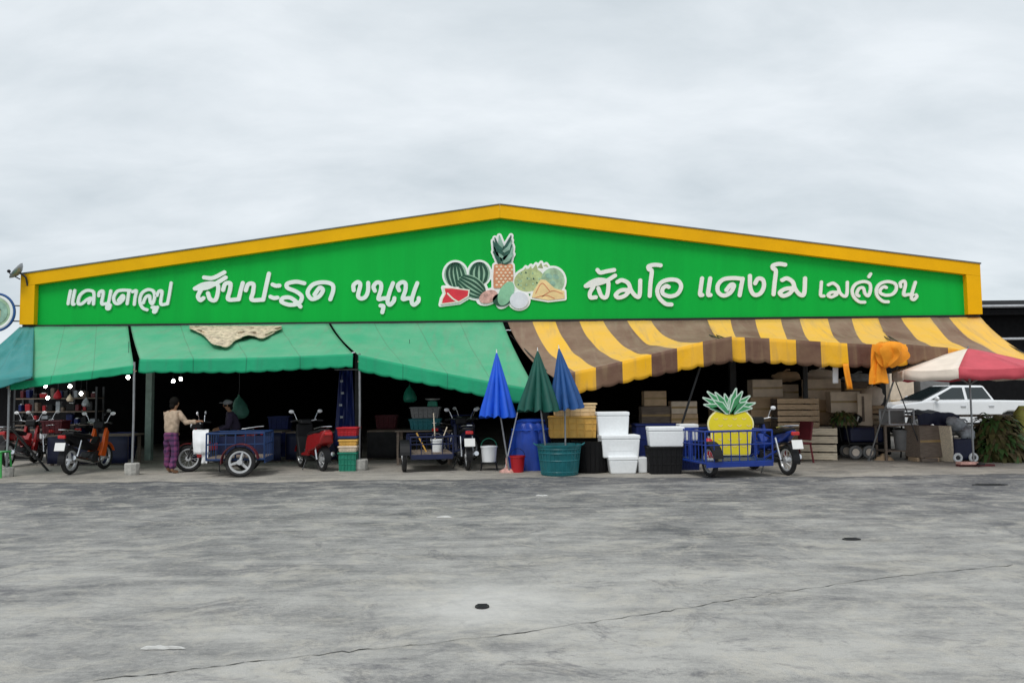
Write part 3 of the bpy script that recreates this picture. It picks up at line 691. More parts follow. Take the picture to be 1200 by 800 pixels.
# ------------------------------------------------------------------ awnings
def awning(name, label, us, top, front, drop, sag, m1, m2, nv=16, cross=0.0, wr=0.015, scal=0.34, seed=1, group=None, back=None):
    """us: stripe counter per column; top/front: (px,py,Y) per column; drop: valance height per column"""
    rnd = random.Random(seed); T = [W(*p) for p in top]; Fr = [W(*p) for p in front]
    root = thing(name, label, 'awning', ((T[0].x + T[-1].x) / 2, YB - 0.1, T[0].z), group=group); org = Vector(root.location)
    C = []; sub = 10
    for i in range(len(us) - 1):
        for k in range(sub + (1 if i == len(us) - 2 else 0)):
            t = k / sub; C.append((us[i] + (us[i + 1] - us[i]) * t, T[i].lerp(T[i + 1], t), Fr[i].lerp(Fr[i + 1], t), drop[i] + (drop[i + 1] - drop[i]) * t))
    nc = len(C); vs = []; uv = []; ph = rnd.uniform(0, 6)
    for ci, (u, a, b, dp) in enumerate(C):
        s = ci / (nc - 1)
        for j in range(nv + 1):
            t = j / nv; p = a.lerp(b, t)
            p.z -= sag * math.sin(math.pi * t ** 0.8) + cross * math.sin(math.pi * s) * t * 0.5
            p.z += wr * (math.sin(9 * s * (1 + 0.3 * t) + 5 * t + ph) + 0.6 * math.sin(23 * s - 7 * t + ph * 2) + 0.4 * math.sin(4 * s + 17 * t + ph) + 0.5 * math.sin(31 * s + 14 * t + ph) + 0.35 * math.sin(47 * s - 19 * t)) * math.sin(math.pi * min(1, t * 0.9 + 0.05)) * max(0.0, math.sin(math.pi * s)) ** 0.35
            vs.append(p - org); uv.append((u, t))
    fs = [(c * (nv + 1) + j, c * (nv + 1) + j + 1, (c + 1) * (nv + 1) + j + 1, (c + 1) * (nv + 1) + j) for c in range(nc - 1) for j in range(nv)]
    def cl(nm, vs, uv, fs, mt, thick):
        me = bpy.data.meshes.new(nm); me.from_pydata([tuple(v) for v in vs], [], fs); me.update()
        l = me.uv_layers.new(name='UVMap')
        for poly in me.polygons:
            for li in poly.loop_indices: l.data[li].uv = uv[me.loops[li].vertex_index]
            poly.use_smooth = True
        me.materials.append(M[mt]); o = bpy.data.objects.new(nm, me); COL.objects.link(o); o.parent = root
        sm = o.modifiers.new('solid', 'SOLIDIFY'); sm.thickness = thick; sm.offset = 0; return o
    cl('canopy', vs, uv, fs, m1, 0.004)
    vs = []; uv = []; nr = 6; dist = 0.0; last = None
    fine = []
    for ci in range(nc - 1):
        for k in range(4):
            t = k / 4; q = [C[ci][i] + (C[ci + 1][i] - C[ci][i]) * t if i in (0, 3) else C[ci][i].lerp(C[ci + 1][i], t) for i in range(4)]
            fine.append((q, vs))
    fine.append((list(C[-1]), vs)); nf = len(fine)
    for (u, a, b, dp), _ in fine:
        p = b.copy()
        i0 = len(vs); s = len(vs) / (nr + 1) / (nf - 1)
        p.z -= cross * math.sin(math.pi * s) * 0.5
        if last is not None: dist += (p - last).length
        last = p.copy()
        sc = abs(math.sin(math.pi * dist / scal)) ** 0.6
        full = dp * (0.90 + 0.10 * sc) + 0.012 * math.sin(dist * 1.9 + ph)
        for j in range(nr + 1):
            t = j / nr; q = p.copy(); q.z -= full * t - 0.012
            q.y += -0.03 - 0.02 * t + 0.03 * t * (0.6 * math.sin(dist * 3.1 + ph) + 0.4 * math.sin(dist * 8.3 + ph * 3)) + 0.004 * t * math.sin(dist * 23)
            vs.append(q - org); uv.append((u, t))
    fs = [(c * (nr + 1) + j, c * (nr + 1) + j + 1, (c + 1) * (nr + 1) + j + 1, (c + 1) * (nr + 1) + j) for c in range(nf - 1) for j in range(nr)]
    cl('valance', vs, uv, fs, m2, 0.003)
    # frame pipe behind the front hem and rafters
    MB().tube([c[2] - org + Vector((0, 0.04, -0.05 - cross * math.sin(math.pi * i / (nc - 1)) * 0.5)) for i, c in enumerate(C)][::4] + [C[-1][2] - org + Vector((0, 0.04, -0.05))], 0.018, 6).build('front_pipe', 'steel_dark', root)
    for c in (C[1], C[-2]): MB().tube([c[1] - org + Vector((0, 0, -0.08 - sag)), c[2] - org + Vector((0, 0.05, -0.06))], 0.016, 6).build('rafter_pipe', 'steel_dark', root)
    return root
YT = 19.86
def lerpc(p, q, n): return [tuple(p[i] + (q[i] - p[i]) * k / (n - 1) for i in range(3)) for k in range(n)]
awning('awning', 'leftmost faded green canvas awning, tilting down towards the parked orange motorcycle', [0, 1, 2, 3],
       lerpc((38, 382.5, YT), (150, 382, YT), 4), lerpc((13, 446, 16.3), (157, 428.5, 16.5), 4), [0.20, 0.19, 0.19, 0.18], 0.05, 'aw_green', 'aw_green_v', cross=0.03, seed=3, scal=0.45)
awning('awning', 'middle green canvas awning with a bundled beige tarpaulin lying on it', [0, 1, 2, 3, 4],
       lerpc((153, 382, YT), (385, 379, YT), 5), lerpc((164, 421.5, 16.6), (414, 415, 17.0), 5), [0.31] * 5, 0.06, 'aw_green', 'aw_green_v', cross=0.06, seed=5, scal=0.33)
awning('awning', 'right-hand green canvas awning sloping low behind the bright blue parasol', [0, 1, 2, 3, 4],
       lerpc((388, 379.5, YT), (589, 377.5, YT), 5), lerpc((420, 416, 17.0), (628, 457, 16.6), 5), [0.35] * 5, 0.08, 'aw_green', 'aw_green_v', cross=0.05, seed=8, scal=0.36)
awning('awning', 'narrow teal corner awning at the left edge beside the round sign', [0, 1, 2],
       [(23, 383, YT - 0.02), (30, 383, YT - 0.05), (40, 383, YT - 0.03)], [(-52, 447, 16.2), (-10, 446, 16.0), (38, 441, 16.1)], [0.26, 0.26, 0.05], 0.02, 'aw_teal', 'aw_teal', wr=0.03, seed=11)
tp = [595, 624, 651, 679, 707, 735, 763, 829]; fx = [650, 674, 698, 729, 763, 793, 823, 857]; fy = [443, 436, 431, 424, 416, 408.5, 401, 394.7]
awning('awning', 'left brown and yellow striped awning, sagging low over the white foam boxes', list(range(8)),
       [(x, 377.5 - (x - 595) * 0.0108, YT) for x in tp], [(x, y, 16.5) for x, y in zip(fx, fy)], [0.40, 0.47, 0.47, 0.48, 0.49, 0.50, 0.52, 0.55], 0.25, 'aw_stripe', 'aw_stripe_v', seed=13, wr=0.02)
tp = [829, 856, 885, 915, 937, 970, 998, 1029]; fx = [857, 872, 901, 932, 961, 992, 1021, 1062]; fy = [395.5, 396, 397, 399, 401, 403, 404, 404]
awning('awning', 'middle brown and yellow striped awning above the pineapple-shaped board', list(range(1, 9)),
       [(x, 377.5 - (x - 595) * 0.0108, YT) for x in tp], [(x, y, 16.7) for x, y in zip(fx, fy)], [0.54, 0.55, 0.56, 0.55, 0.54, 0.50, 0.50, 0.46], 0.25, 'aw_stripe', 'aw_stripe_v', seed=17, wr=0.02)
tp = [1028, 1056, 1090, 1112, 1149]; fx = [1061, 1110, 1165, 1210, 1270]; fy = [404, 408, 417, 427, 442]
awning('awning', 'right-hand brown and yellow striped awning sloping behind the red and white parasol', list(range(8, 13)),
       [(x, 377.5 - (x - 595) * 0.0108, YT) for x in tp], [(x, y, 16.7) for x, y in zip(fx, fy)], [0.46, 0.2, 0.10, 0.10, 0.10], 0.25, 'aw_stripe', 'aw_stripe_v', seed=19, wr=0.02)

# bundled tarpaulin lying on the middle green awning
rnd = random.Random(4); vs = []; nu, nvv = 44, 14
for i in range(nu + 1):
    u = i / nu; px = 222 + 108 * u
    low = 383 + (24 * math.exp(-((u - 0.36) / 0.24) ** 2) + 12 * math.exp(-((u - 0.80) / 0.16) ** 2)) * (0.95 + 0.05 * math.sin(u * 34))
    low = max(low, 384)
    for j in range(nvv + 1):
        t = j / nvv; py = 381.5 + (low - 381.5) * t
        ts = (py - 381.5) / 36.5; Y = YT - 3.2 * ts
        h = 0.07 * math.sin(math.pi * t) ** 0.5 + 0.08 * math.sin(u * 31 + 9 * t) * math.sin(math.pi * t) + 0.06 * math.sin(u * 13 - 14 * t) + 0.03 * rnd.uniform(-1, 1)
        vs.append(W(px, py, Y - 0.22 - h))
fs = [(i * (nvv + 1) + j, i * (nvv + 1) + j + 1, (i + 1) * (nvv + 1) + j + 1, (i + 1) * (nvv + 1) + j) for i in range(nu) for j in range(nvv)]
mb = MB(); o0 = vs[0].copy(); mb.v = [tuple(v - o0) for v in vs]; mb.f = fs
o = mb.build('folded_tarpaulin', 'burlap', None, o0, smooth=True); sm = o.modifiers.new('s', 'SOLIDIFY'); sm.thickness = 0.02
tag(o, 'crumpled beige tarpaulin bundle lying on top of the green awning', 'tarpaulin')

# awning poles on concrete feet
def pole(label, px, Y, ytop, block, green=False):
    b = GX(px, Y); t = thing('awning_pole', label, 'pole', b)
    top = W(px, ytop, Y).z
    MB().tube([(0, 0, block[2] * 0.6), (0.01, 0, top * 0.5), (0.0, 0, top)], 0.024, 8).build('shaft', 'steel_grey', t, smooth=True)
    mb = MB().lathe([(block[0] * 0.46, 0.004), (block[0] * 0.5, block[2] * 0.2), (block[0] * 0.52, block[2] * 0.92), (block[0] * 0.47, block[2])], 10)
    mb.build('base', 'concrete', t)
    MB().tube([(0.03, -0.03, top * 0.93), (-0.03, -0.035, top * 0.93), (-0.03, 0.03, top * 0.92), (0.03, 0.03, top * 0.92), (0.03, -0.03, top * 0.91)], 0.008, 5).build('rope', 'card', t)
    return t
pole('grey steel awning pole in a concrete foot beside the person in beige', 155, 16.5, 424, (0.29, 0.29, 0.25))
pole('grey steel awning pole in a concrete foot at the far left edge', 8, 16.4, 446, (0.27, 0.27, 0.20))
pole('grey steel awning pole in a concrete foot beside the stacked crates', 421, 17.0, 414, (0.36, 0.3, 0.24))
def strut(label, p0, p1, r=0.02, m_='steel_dark'):
    a, b = Vector(p0), Vector(p1); t = thing('strut', label, 'strut', a)
    MB().tube([(0, 0, 0), b - a], r, 7).build('tube', m_, t, smooth=True)
    MB().box((0, 0, 0.005), (0.12, 0.12, 0.01)).build('foot_plate', m_, t); return t
strut('slanting dark steel strut leaning behind the far left pole', GX(57, 17.6), W(12, 500, 17.0), 0.025)
strut('slanting dark pole propping the left striped awning above the foam box', GX(783, 17.2), W(822, 425, 16.9), 0.025)
strut('upright dark post under the middle striped awning among the wooden crates', GX(946, 18.9), W(943, 415, 18.9), 0.06)
strut('thin grey prop leaning under the orange cloth on the right', GX(1018, 18.0), W(1056, 418, 17.2), 0.018, 'steel_grey')
strut('thin dark rod crossing in front of the pickup bonnet', GX(1085, 17.5), W(1047, 440, 17.5), 0.012)

# ------------------------------------------------------------------ sheds and things beyond the hall
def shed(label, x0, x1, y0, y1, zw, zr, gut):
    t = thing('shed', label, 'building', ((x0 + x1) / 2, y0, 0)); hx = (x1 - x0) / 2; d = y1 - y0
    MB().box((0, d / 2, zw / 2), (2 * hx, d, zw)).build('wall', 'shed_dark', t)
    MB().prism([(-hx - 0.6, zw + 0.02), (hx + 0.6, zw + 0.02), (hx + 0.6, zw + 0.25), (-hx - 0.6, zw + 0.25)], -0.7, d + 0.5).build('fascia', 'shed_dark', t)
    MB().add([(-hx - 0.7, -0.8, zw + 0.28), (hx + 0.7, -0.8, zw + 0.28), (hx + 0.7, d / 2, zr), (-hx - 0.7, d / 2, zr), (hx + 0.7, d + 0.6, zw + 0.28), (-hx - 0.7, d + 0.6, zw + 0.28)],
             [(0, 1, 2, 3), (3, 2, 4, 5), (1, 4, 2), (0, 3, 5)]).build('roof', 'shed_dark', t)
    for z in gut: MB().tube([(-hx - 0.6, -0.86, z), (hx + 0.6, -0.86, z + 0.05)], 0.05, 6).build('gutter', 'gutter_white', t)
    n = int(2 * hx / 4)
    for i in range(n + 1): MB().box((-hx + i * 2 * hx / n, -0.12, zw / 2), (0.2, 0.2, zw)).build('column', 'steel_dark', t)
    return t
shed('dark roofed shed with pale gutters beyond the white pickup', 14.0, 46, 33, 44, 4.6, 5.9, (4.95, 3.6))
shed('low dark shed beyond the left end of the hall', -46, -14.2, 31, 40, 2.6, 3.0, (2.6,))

# round sign on brackets and the satellite dish at the left corner
c = W(-4, 366, 19.7); t = thing('round_sign', 'round pale green sign on brackets at the left corner of the hall', 'sign', c)
MB().lathe([(0.47, -0.03), (0.48, 0.0), (0.47, 0.03)], 40, axis='y').build('disc', 'canta', t, smooth=True)
MB().torus((0, -0.02, 0), 0.465, 0.03, 'y', 40, 8).build('rim', 'umb_blue2', t, smooth=True)
MB().torus((0, -0.032, 0), 0.40, 0.035, 'y', 40, 6, 0.3).build('ring', 'letter_white', t, smooth=True)
MB().lathe([(0.30, -0.034), (0.30, -0.040)], 36, axis='y').build('emblem_field', 'pa_leaf2', t)
MB().prism([(-0.10, -0.12), (0.12, -0.12), (0.12, 0.05), (0.0, 0.16), (-0.10, 0.05)], -0.048, -0.041).build('emblem', 'jack_yellow', t)
MB().prism([(-0.14, 0.05), (0.15, 0.05), (0.0, 0.20)], -0.056, -0.049).build('emblem', 'pa_leaf', t)
for dz in (0.17, -0.22): MB().tube([(0.40, 0.02, dz), (0.60, 0.12, dz)], 0.016, 6).build('bracket', 'steel_dark', t)
c = W(31, 331, 19.72); t = thing('satellite_dish', 'small grey satellite dish on the left roof corner', 'satellite dish', c)
mb = MB().lathe([(0.001, 0.0), (0.08, 0.012), (0.15, 0.05), (0.19, 0.09)], 24, cap=(False, False)); o = mb.build('reflector', 'steel_grey', t, (-0.10, -0.05, 0.18), (R(20), R(-52), 0), smooth=True); t.scale = (1.25,) * 3
sm = o.modifiers.new('s', 'SOLIDIFY'); sm.thickness = 0.012
MB().tube([(0, 0.04, -0.06), (0, -0.02, 0.10), (-0.09, -0.045, 0.185)], 0.02, 6).build('mast', 'steel_dark', t)
MB().tube([(-0.10, -0.05, 0.06), (-0.28, -0.08, 0.16), (-0.30, -0.08, 0.20)], 0.012, 6).build('feed_arm', 'steel_dark', t)
MB().ball((-0.31, -0.08, 0.22), 0.035).build('feed_horn', 'black_plastic', t)

# ------------------------------------------------------------------ motorcycles, sidecars
def arc(mb, c, r, a0, a1, wd, th=0.008, n=12):
    for i in range(n):
        p = [R(a0 + (a1 - a0) * (i + k) / n) for k in (0, 1)]
        q = [(c[0] + rr * math.cos(a), c[1] + yy, c[2] + rr * math.sin(a)) for a in p for rr in (r, r + th) for yy in (-wd / 2, wd / 2)]
        mb.add(q, [(0, 1, 5, 4), (2, 6, 7, 3), (0, 4, 6, 2), (1, 3, 7, 5)] + ([(0, 2, 3, 1)] if i == 0 else []) + ([(4, 5, 7, 6)] if i == n - 1 else []))
    return mb
def wheel(root, c, r=0.29, style='spoke', w_=0.045, rimmat='alloy'):
    t = MB().torus((0, 0, 0), r - w_, w_, 'y', 28, 8).build('wheel', 'rubber', root, c, smooth=True)
    mb = MB().torus((0, 0, 0), r - w_ * (2.0 if style == 'mag' else 1.9), w_ * (0.70 if style == 'mag' else 0.62), 'y', 28, 6)
    mb.lathe([(0.055, -0.06), (0.055, 0.06)], 12, axis='y')
    if style == 'mag':
        for k in range(3):
            a = R(90 + 120 * k + 14); d = Vector((math.cos(a), 0, math.sin(a)))
            mb.tube([d * 0.03, d * (r - w_ * 1.8)], [0.035, 0.024], 6)
    else:
        for k in range(18):
            a = 2 * math.pi * k / 18; b = a + (0.25 if k % 2 else -0.25)
            mb.tube([(0.05 * math.cos(b), 0.04 * (1 if k % 2 else -1), 0.05 * math.sin(b)), ((r - w_ * 1.9) * math.cos(a), 0, (r - w_ * 1.9) * math.sin(a))], 0.0035, 4)
    mb.build('rim', rimmat, t, smooth=True)
    return t
def motorcycle(label, loc, rz, paint, paint2='black_plastic', rims='spoke', plate=True, cat='motorcycle', name='motorcycle', group=None, rack=False, scooter=False):
    t = thing(name, label, cat, loc, rz, group)
    wr = 0.29 if not scooter else 0.25
    xr, xf = -0.60, 0.62
    wheel(t, (xr, 0, wr), wr, rims); wheel(t, (xf, 0, wr), wr, rims)
    # frame, engine, exhaust
    mb = MB(); mb.box((0.06, 0, 0.33), (0.30, 0.20, 0.20)); mb.lathe([(0.10, -0.15), (0.11, -0.1), (0.11, 0.1), (0.10, 0.15)], 14, (0.02, 0, 0.30), 'y'); mb.box((0.24, 0, 0.36), (0.20, 0.12, 0.12), (0, R(-8), 0))
    mb.tube([(-0.1, 0.09, 0.33), (xr, 0.10, wr)], 0.022, 6); mb.tube([(-0.1, -0.09, 0.33), (xr, -0.10, wr)], 0.022, 6)
    mb.build('engine', 'steel_dark', t, bevel=0.012)
    MB().tube([(0.28, -0.09, 0.34), (0.22, -0.13, 0.2), (-0.05, -0.15, 0.2), (-0.25, -0.16, 0.26), (-0.75, -0.17, 0.36)], [0.018, 0.018, 0.022, 0.045, 0.05], 10).build('exhaust', 'chrome', t, smooth=True)
    for s in (-1, 1): MB().tube([(xr + 0.02, s * 0.12, wr), (-0.42, s * 0.12, 0.70)], 0.022, 8).build('shock_absorber', 'chrome', t, smooth=True)
    # body panels
    if scooter:
        body = [(-0.86, 0.78), (-0.80, 0.60), (-0.50, 0.46), (-0.18, 0.40), (-0.16, 0.30), (0.30, 0.26), (0.34, 0.34), (-0.02, 0.40), (-0.06, 0.62), (-0.10, 0.74), (-0.45, 0.80), (-0.88, 0.88)]
        wds = [0.10, 0.17, 0.19, 0.18, 0.17, 0.14, 0.14, 0.17, 0.17, 0.15, 0.14, 0.08]
        MB().prism(body, [-x for x in wds], wds).build('body', paint, t, smooth=True, bevel=0.03)
        MB().prism([(0.24, 0.28), (0.34, 0.28), (0.50, 0.70), (0.46, 0.98), (0.40, 0.98), (0.40, 0.70)], -0.19, 0.19).build('leg_shield', 'black_plastic', t, bevel=0.03)
        MB().prism([(0.30, 0.98), (0.54, 0.96), (0.48, 1.08), (0.34, 1.08)], -0.13, 0.13).build('headlight_cowl', 'black_plastic', t, bevel=0.03)
        MB().box((0.05, 0, 0.285), (0.42, 0.34, 0.04)).build('footboard', 'black_plastic', t, bevel=0.01)
    else:
        body = [(-0.84, 0.80), (-0.60, 0.64), (-0.28, 0.56), (0.0, 0.46), (0.22, 0.44), (0.36, 0.70), (0.30, 0.76), (0.16, 0.60), (-0.02, 0.62), (-0.2, 0.72), (-0.6, 0.80), (-0.86, 0.86)]
        wds = [0.05, 0.10, 0.12, 0.10, 0.09, 0.08, 0.07, 0.08, 0.09, 0.11, 0.10, 0.05]
        MB().prism(body, [-x for x in wds], wds).build('body', paint, t, smooth=True, bevel=0.02)
        for s in (-1, 1):
            MB().prism([(0.20, 0.34), (0.40, 0.30), (0.46, 0.50), (0.52, 0.84), (0.44, 0.94), (0.36, 0.74), (0.30, 0.52)], s * 0.10, s * 0.17).build('leg_shield', paint, t, bevel=0.015)
        MB().prism([(0.34, 0.92), (0.58, 0.90), (0.52, 1.06), (0.36, 1.08)], -0.12, 0.12).build('headlight_cowl', paint2, t, bevel=0.03)
    MB().prism([(-0.72, 0.81), (-0.3, 0.74), (-0.04, 0.70), (0.02, 0.76), (-0.10, 0.81), (-0.38, 0.85), (-0.72, 0.90)], -0.13, 0.13).build('seat', 'black_plastic', t, smooth=True, bevel=0.03)
    MB().ball((0.56, 0, 0.98), 0.075, 12, 8, (0.5, 1.1, 0.8)).build('headlight', 'lamp_clear', t, smooth=True)
    for s in (-1, 1): MB().tube([(xf, s * 0.075, wr), (0.44, s * 0.075, 0.92)], 0.02, 8).build('fork_leg', 'steel_dark', t, smooth=True)
    arc(MB(), (xf, 0, wr), wr + 0.025, 20, 165, 0.12, 0.01).build('front_fender', paint, t)
    arc(MB(), (xr, 0, wr), wr + 0.03, 60, 190, 0.14, 0.01).build('rear_fender', 'black_plastic', t)
    MB().tube([(0.30, 0.36, 1.04), (0.34, 0.22, 1.06), (0.42, 0.06, 1.02), (0.42, -0.06, 1.02), (0.34, -0.22, 1.06), (0.30, -0.36, 1.04)], 0.014, 8).build('handlebar', 'chrome', t, smooth=True)
    for s in (-1, 1):
        MB().tube([(0.33, s * 0.24, 1.05), (0.27, s * 0.37, 1.035)], 0.02, 8).build('grip', 'rubber', t)
        q = MB().tube([(0.36, s * 0.20, 1.06), (0.37, s * 0.26, 1.20), (0.37, s * 0.30, 1.24)], 0.007, 5).build('mirror', 'chrome', t)
        MB().ball((0.37, s * 0.33, 1.25), 0.055, 10, 6, (0.35, 1.1, 0.75)).build('mirror_glass', 'lamp_clear', q, smooth=True)
    MB().box((-0.90, 0, 0.80), (0.05, 0.16, 0.07)).build('tail_light', 'lamp_red', t, bevel=0.015)
    MB().tube([(-0.50, 0.14, 0.90), (-0.80, 0.13, 0.94), (-0.93, 0.05, 0.95), (-0.93, -0.05, 0.95), (-0.80, -0.13, 0.94), (-0.50, -0.14, 0.90)], 0.012, 8).build('grab_rail', 'chrome', t, smooth=True)
    if plate:
        p = MB().box((0, 0, 0), (0.012, 0.22, 0.17)).build('licence_plate', 'plate_white', t, (-0.96, 0, 0.60), (0, R(14), 0), bevel=0.004)
    MB().tube([(-0.02, 0.12, 0.26), (-0.08, 0.24, 0.01)], 0.012, 6).build('kickstand', 'steel_dark', t)
    if rack:
        mb = MB()
        for k in range(4): mb.tube([(0.50 + 0.07 * k, -0.15, 0.90), (0.50 + 0.07 * k, 0.15, 0.90)], 0.006, 4)
        mb.build('luggage_rack', 'chrome', t)
    return t
def trike(label, loc, rz, paint, frame, xs, ys, zf, zr, wheelpos, bars, rims='mag', wr=0.30, group=None, fender='black_plastic', wheelrim='alloy', floor='wood_grey', side_panel=None):
    t = motorcycle(label, loc, rz, paint, rims='spoke', name='cargo_trike', cat='trike')
    (x0, x1), (y0, y1) = xs, ys
    mb = MB()
    for z, r in ((zf, 0.022), (zr, 0.02), ((zf + zr) / 2 + 0.04, 0.012)):
        mb.tube([(x0, y0, z), (x1, y0, z), (x1, y1, z), (x0, y1, z), (x0, y0, z)], r, 6)
    for x in (x0, (x0 + x1) / 2, x1):
        for y in (y0, y1): mb.tube([(x, y, zf), (x, y, zr)], 0.018, 6)
    for x in np.linspace(x0, x1, 3): mb.tube([(x, y0, zf), (x, y1, zf)], 0.018, 6)
    mb.tube([(0.25, 0.0, 0.42), (0.25, y0, zf)], 0.022, 6); mb.tube([(-0.3, 0.0, 0.45), (-0.3, y0, zf)], 0.022, 6); mb.tube([(-0.2, 0.08, 0.68), (-0.2, y0, zr)], 0.02, 6)
    mb.build('sidecar_frame', frame, t, smooth=True)
    nb = bars
    for k in range(1, nb):
        y = y0 + (y1 - y0) * k / nb
        for x in (x0, x1): MB().tube([(x, y, zf), (x, y, zr)], 0.010, 5).build('rail_bar', frame, t)
    for k in range(1, nb + 1):
        x = x0 + (x1 - x0) * k / (nb + 1); MB().tube([(x, y1, zf), (x, y1, zr)], 0.010, 5).build('rail_bar', frame, t)
    npk = 6; pw = (y1 - y0) / npk
    for k in range(npk): MB().box(((x0 + x1) / 2, y0 + pw * (k + 0.5), zf + 0.028), (x1 - x0, pw * 0.94, 0.018)).build('floor_plank', floor, t)
    MB().box((x0 - 0.01, (y0 + y1) / 2, zf - 0.03), (0.02, y1 - y0, 0.10)).build('rear_board', frame, t, bevel=0.005)
    if side_panel:
        for xx in ((x0 + (x0 + x1) / 2) / 2, (x1 + (x0 + x1) / 2) / 2): MB().box((xx, y0 + 0.05, zf + (zr - zf) * 0.42), ((x1 - x0) / 2 - 0.03, 0.012, (zr - zf) * 0.78)).build('side_panel', side_panel, t)
    wheel(t, (wheelpos[0], wheelpos[1], wr), wr, rims, rimmat=wheelrim)
    arc(MB(), (wheelpos[0], wheelpos[1], wr), wr + 0.05, -5, 170, 0.20, 0.014, 16).build('mudguard', fender, t)
    return t
def place(px, py, local, rz):
    """root location so that the local ground point lands on the seen ground point"""
    p = G(px, py); c, s = math.cos(rz), math.sin(rz)
    return (p.x - (local[0] * c - local[1] * s), p.y - (local[0] * s + local[1] * c), 0.004)

rz = R(86); motorcycle('orange and black motorcycle parked at the left with white number plate', place(82, 556, (-0.6, 0), rz), rz, 'black_plastic', paint2='black_plastic', rims='mag')
om = COL.objects['motorcycle']
for ch in om.children:
    if ch.name.startswith('leg_shield') or ch.name.startswith('front_fender'):
        ch.data.materials.clear(); ch.data.materials.append(M['orange_paint'])
rz = R(126); motorcycle('glossy red scooter with chrome grab rail, parked under the green awning', place(378, 552, (-0.6, 0), rz), rz, 'red_paint', paint2='red_paint', cat='scooter', name='scooter', scooter=True, plate=False)
rz = R(187); tk1 = trike('blue-framed cargo trike with red front mudguard and white wheel rim', place(221, 553, (0.62, 0), rz), rz, 'red_paint', 'blue_paint', (-1.18, -0.06), (0.32, 1.28), 0.34, 0.86, (-0.74, 1.40), 5, fender='maroon_plastic', side_panel='navy_paint')
rz = R(101); tk2 = trike('dark trike loaded with a white bucket, in the shade of the green awning', place(548, 551, (-0.6, 0), rz), rz, 'navy_paint', 'navy_paint', (-0.75, 0.55), (0.32, 1.20), 0.34, 0.72, (-0.55, 1.32), 4, rims='spoke')
rz = R(103); tk3 = trike('bright blue cargo trike with white number plate, carrying the pineapple-shaped board', place(923, 557, (-0.6, 0), rz), rz, 'bright_blue_paint', 'bright_blue_paint', (-0.70, 0.55), (0.36, 1.72), 0.28, 0.86, (-0.42, 1.50), 8, rims='spoke', floor='blue_paint')
# headlamps and clothes on trike 1
c = W(236, 505, 16.7)
def cloth_strip(name, label, cat, pts, wd, matn, thick=0.006, wav=0.02, axis=Vector((1, 0, 0)), nseg=8, seed=1, nsub=4):
    """hanging cloth: centre line pts (world), width vector axis*wd"""
    rnd = random.Random(seed); P = [Vector(p) for p in pts]; o0 = P[0].copy(); vs = []
    L = []
    for a, b in zip(P[:-1], P[1:]):
        for k in range(nsub): L.append(a.lerp(b, k / nsub))
    L.append(P[-1])
    for j, p in enumerate(L):
        for i in range(nseg + 1):
            u = i / nseg - 0.5; t = j / max(1, len(L) - 1)
            q = p + axis * (u * (wd if not callable(wd) else wd(t)))
            q = q + Vector((0, -wav * math.sin(u * 9 + seed) * t + rnd.uniform(-1, 1) * wav * 0.25, rnd.uniform(-1, 1) * 0.006)); vs.append(q - o0)
    n = nseg + 1
    mb = MB(); mb.v = [tuple(v) for v in vs]; mb.f = [(j * n + i, j * n + i + 1, (j + 1) * n + i + 1, (j + 1) * n + i) for j in range(len(L) - 1) for i in range(nseg)]
    o = mb.build(name, matn, None, o0, smooth=True); s = o.modifiers.new('s', 'SOLIDIFY'); s.thickness = thick
    return tag(o, label, cat)
cloth_strip('cloth', 'white cloth hanging over the handlebar of the blue-framed trike', 'cloth', [W(236, 503, 16.75), W(235, 505, 16.3), W(235, 518, 16.22), W(236, 532, 16.22)], 0.33, 'white_cloth', wav=0.03, seed=2)
cloth_strip('cloth', 'narrow tail of white cloth trailing below the handlebar', 'cloth', [W(240, 529, 16.26), W(240, 536, 16.25), W(239, 543, 16.26)], 0.13, 'white_cloth', wav=0.02, seed=3)

# ------------------------------------------------------------------ pineapple-shaped board (plain fruit, no face)
YPB = 15.55
def to_w(x, y, depth): p = W(x, y, YPB); return (p.x - pb0.x, depth, p.z - pb0.z)
pb0 = W(855, 533, YPB)
pb = thing('pineapple_board', 'yellow pineapple-shaped cut-out board with green leaves, standing in the blue trike', 'cutout board', pb0)
bodyS = [sd_ell(856, 497, 25.5, 19), sd_poly([(836, 494), (878, 494), (876, 530), (836, 530)], 2)]
cutout(bodyS, 0.9, to_w, -0.02, 0.02, back=True, grow=1.2).build('backing', 'pine_ring', pb)
cutout(bodyS, 0.9, to_w, -0.028, -0.0205).build('body', 'pine_yellow', pb)
for j in range(6):
    for i in range(5):
        a = 833 + i * 11 + (5.5 if j % 2 else 0); b = 482 + j * 8
        if (a - 856) ** 2 / 25 ** 2 + (b - 497) ** 2 / 19 ** 2 < 0.8 or (b > 500 and 839 < a < 874):
            cutout([sd_stroke([(a - 2.2, b), (a, b + 1.2), (a + 2.2, b)], 0.45)], 0.4, to_w, -0.032, -0.0285).build('eye_mark', 'jack_yellow', pb)
lv = [(824, 466), (829, 459), (838, 460), (862, 455.5), (869, 459), (878, 464), (884, 472), (825, 474), (836, 469), (874, 471), (849, 462), (857, 463), (832, 478), (880, 478)]
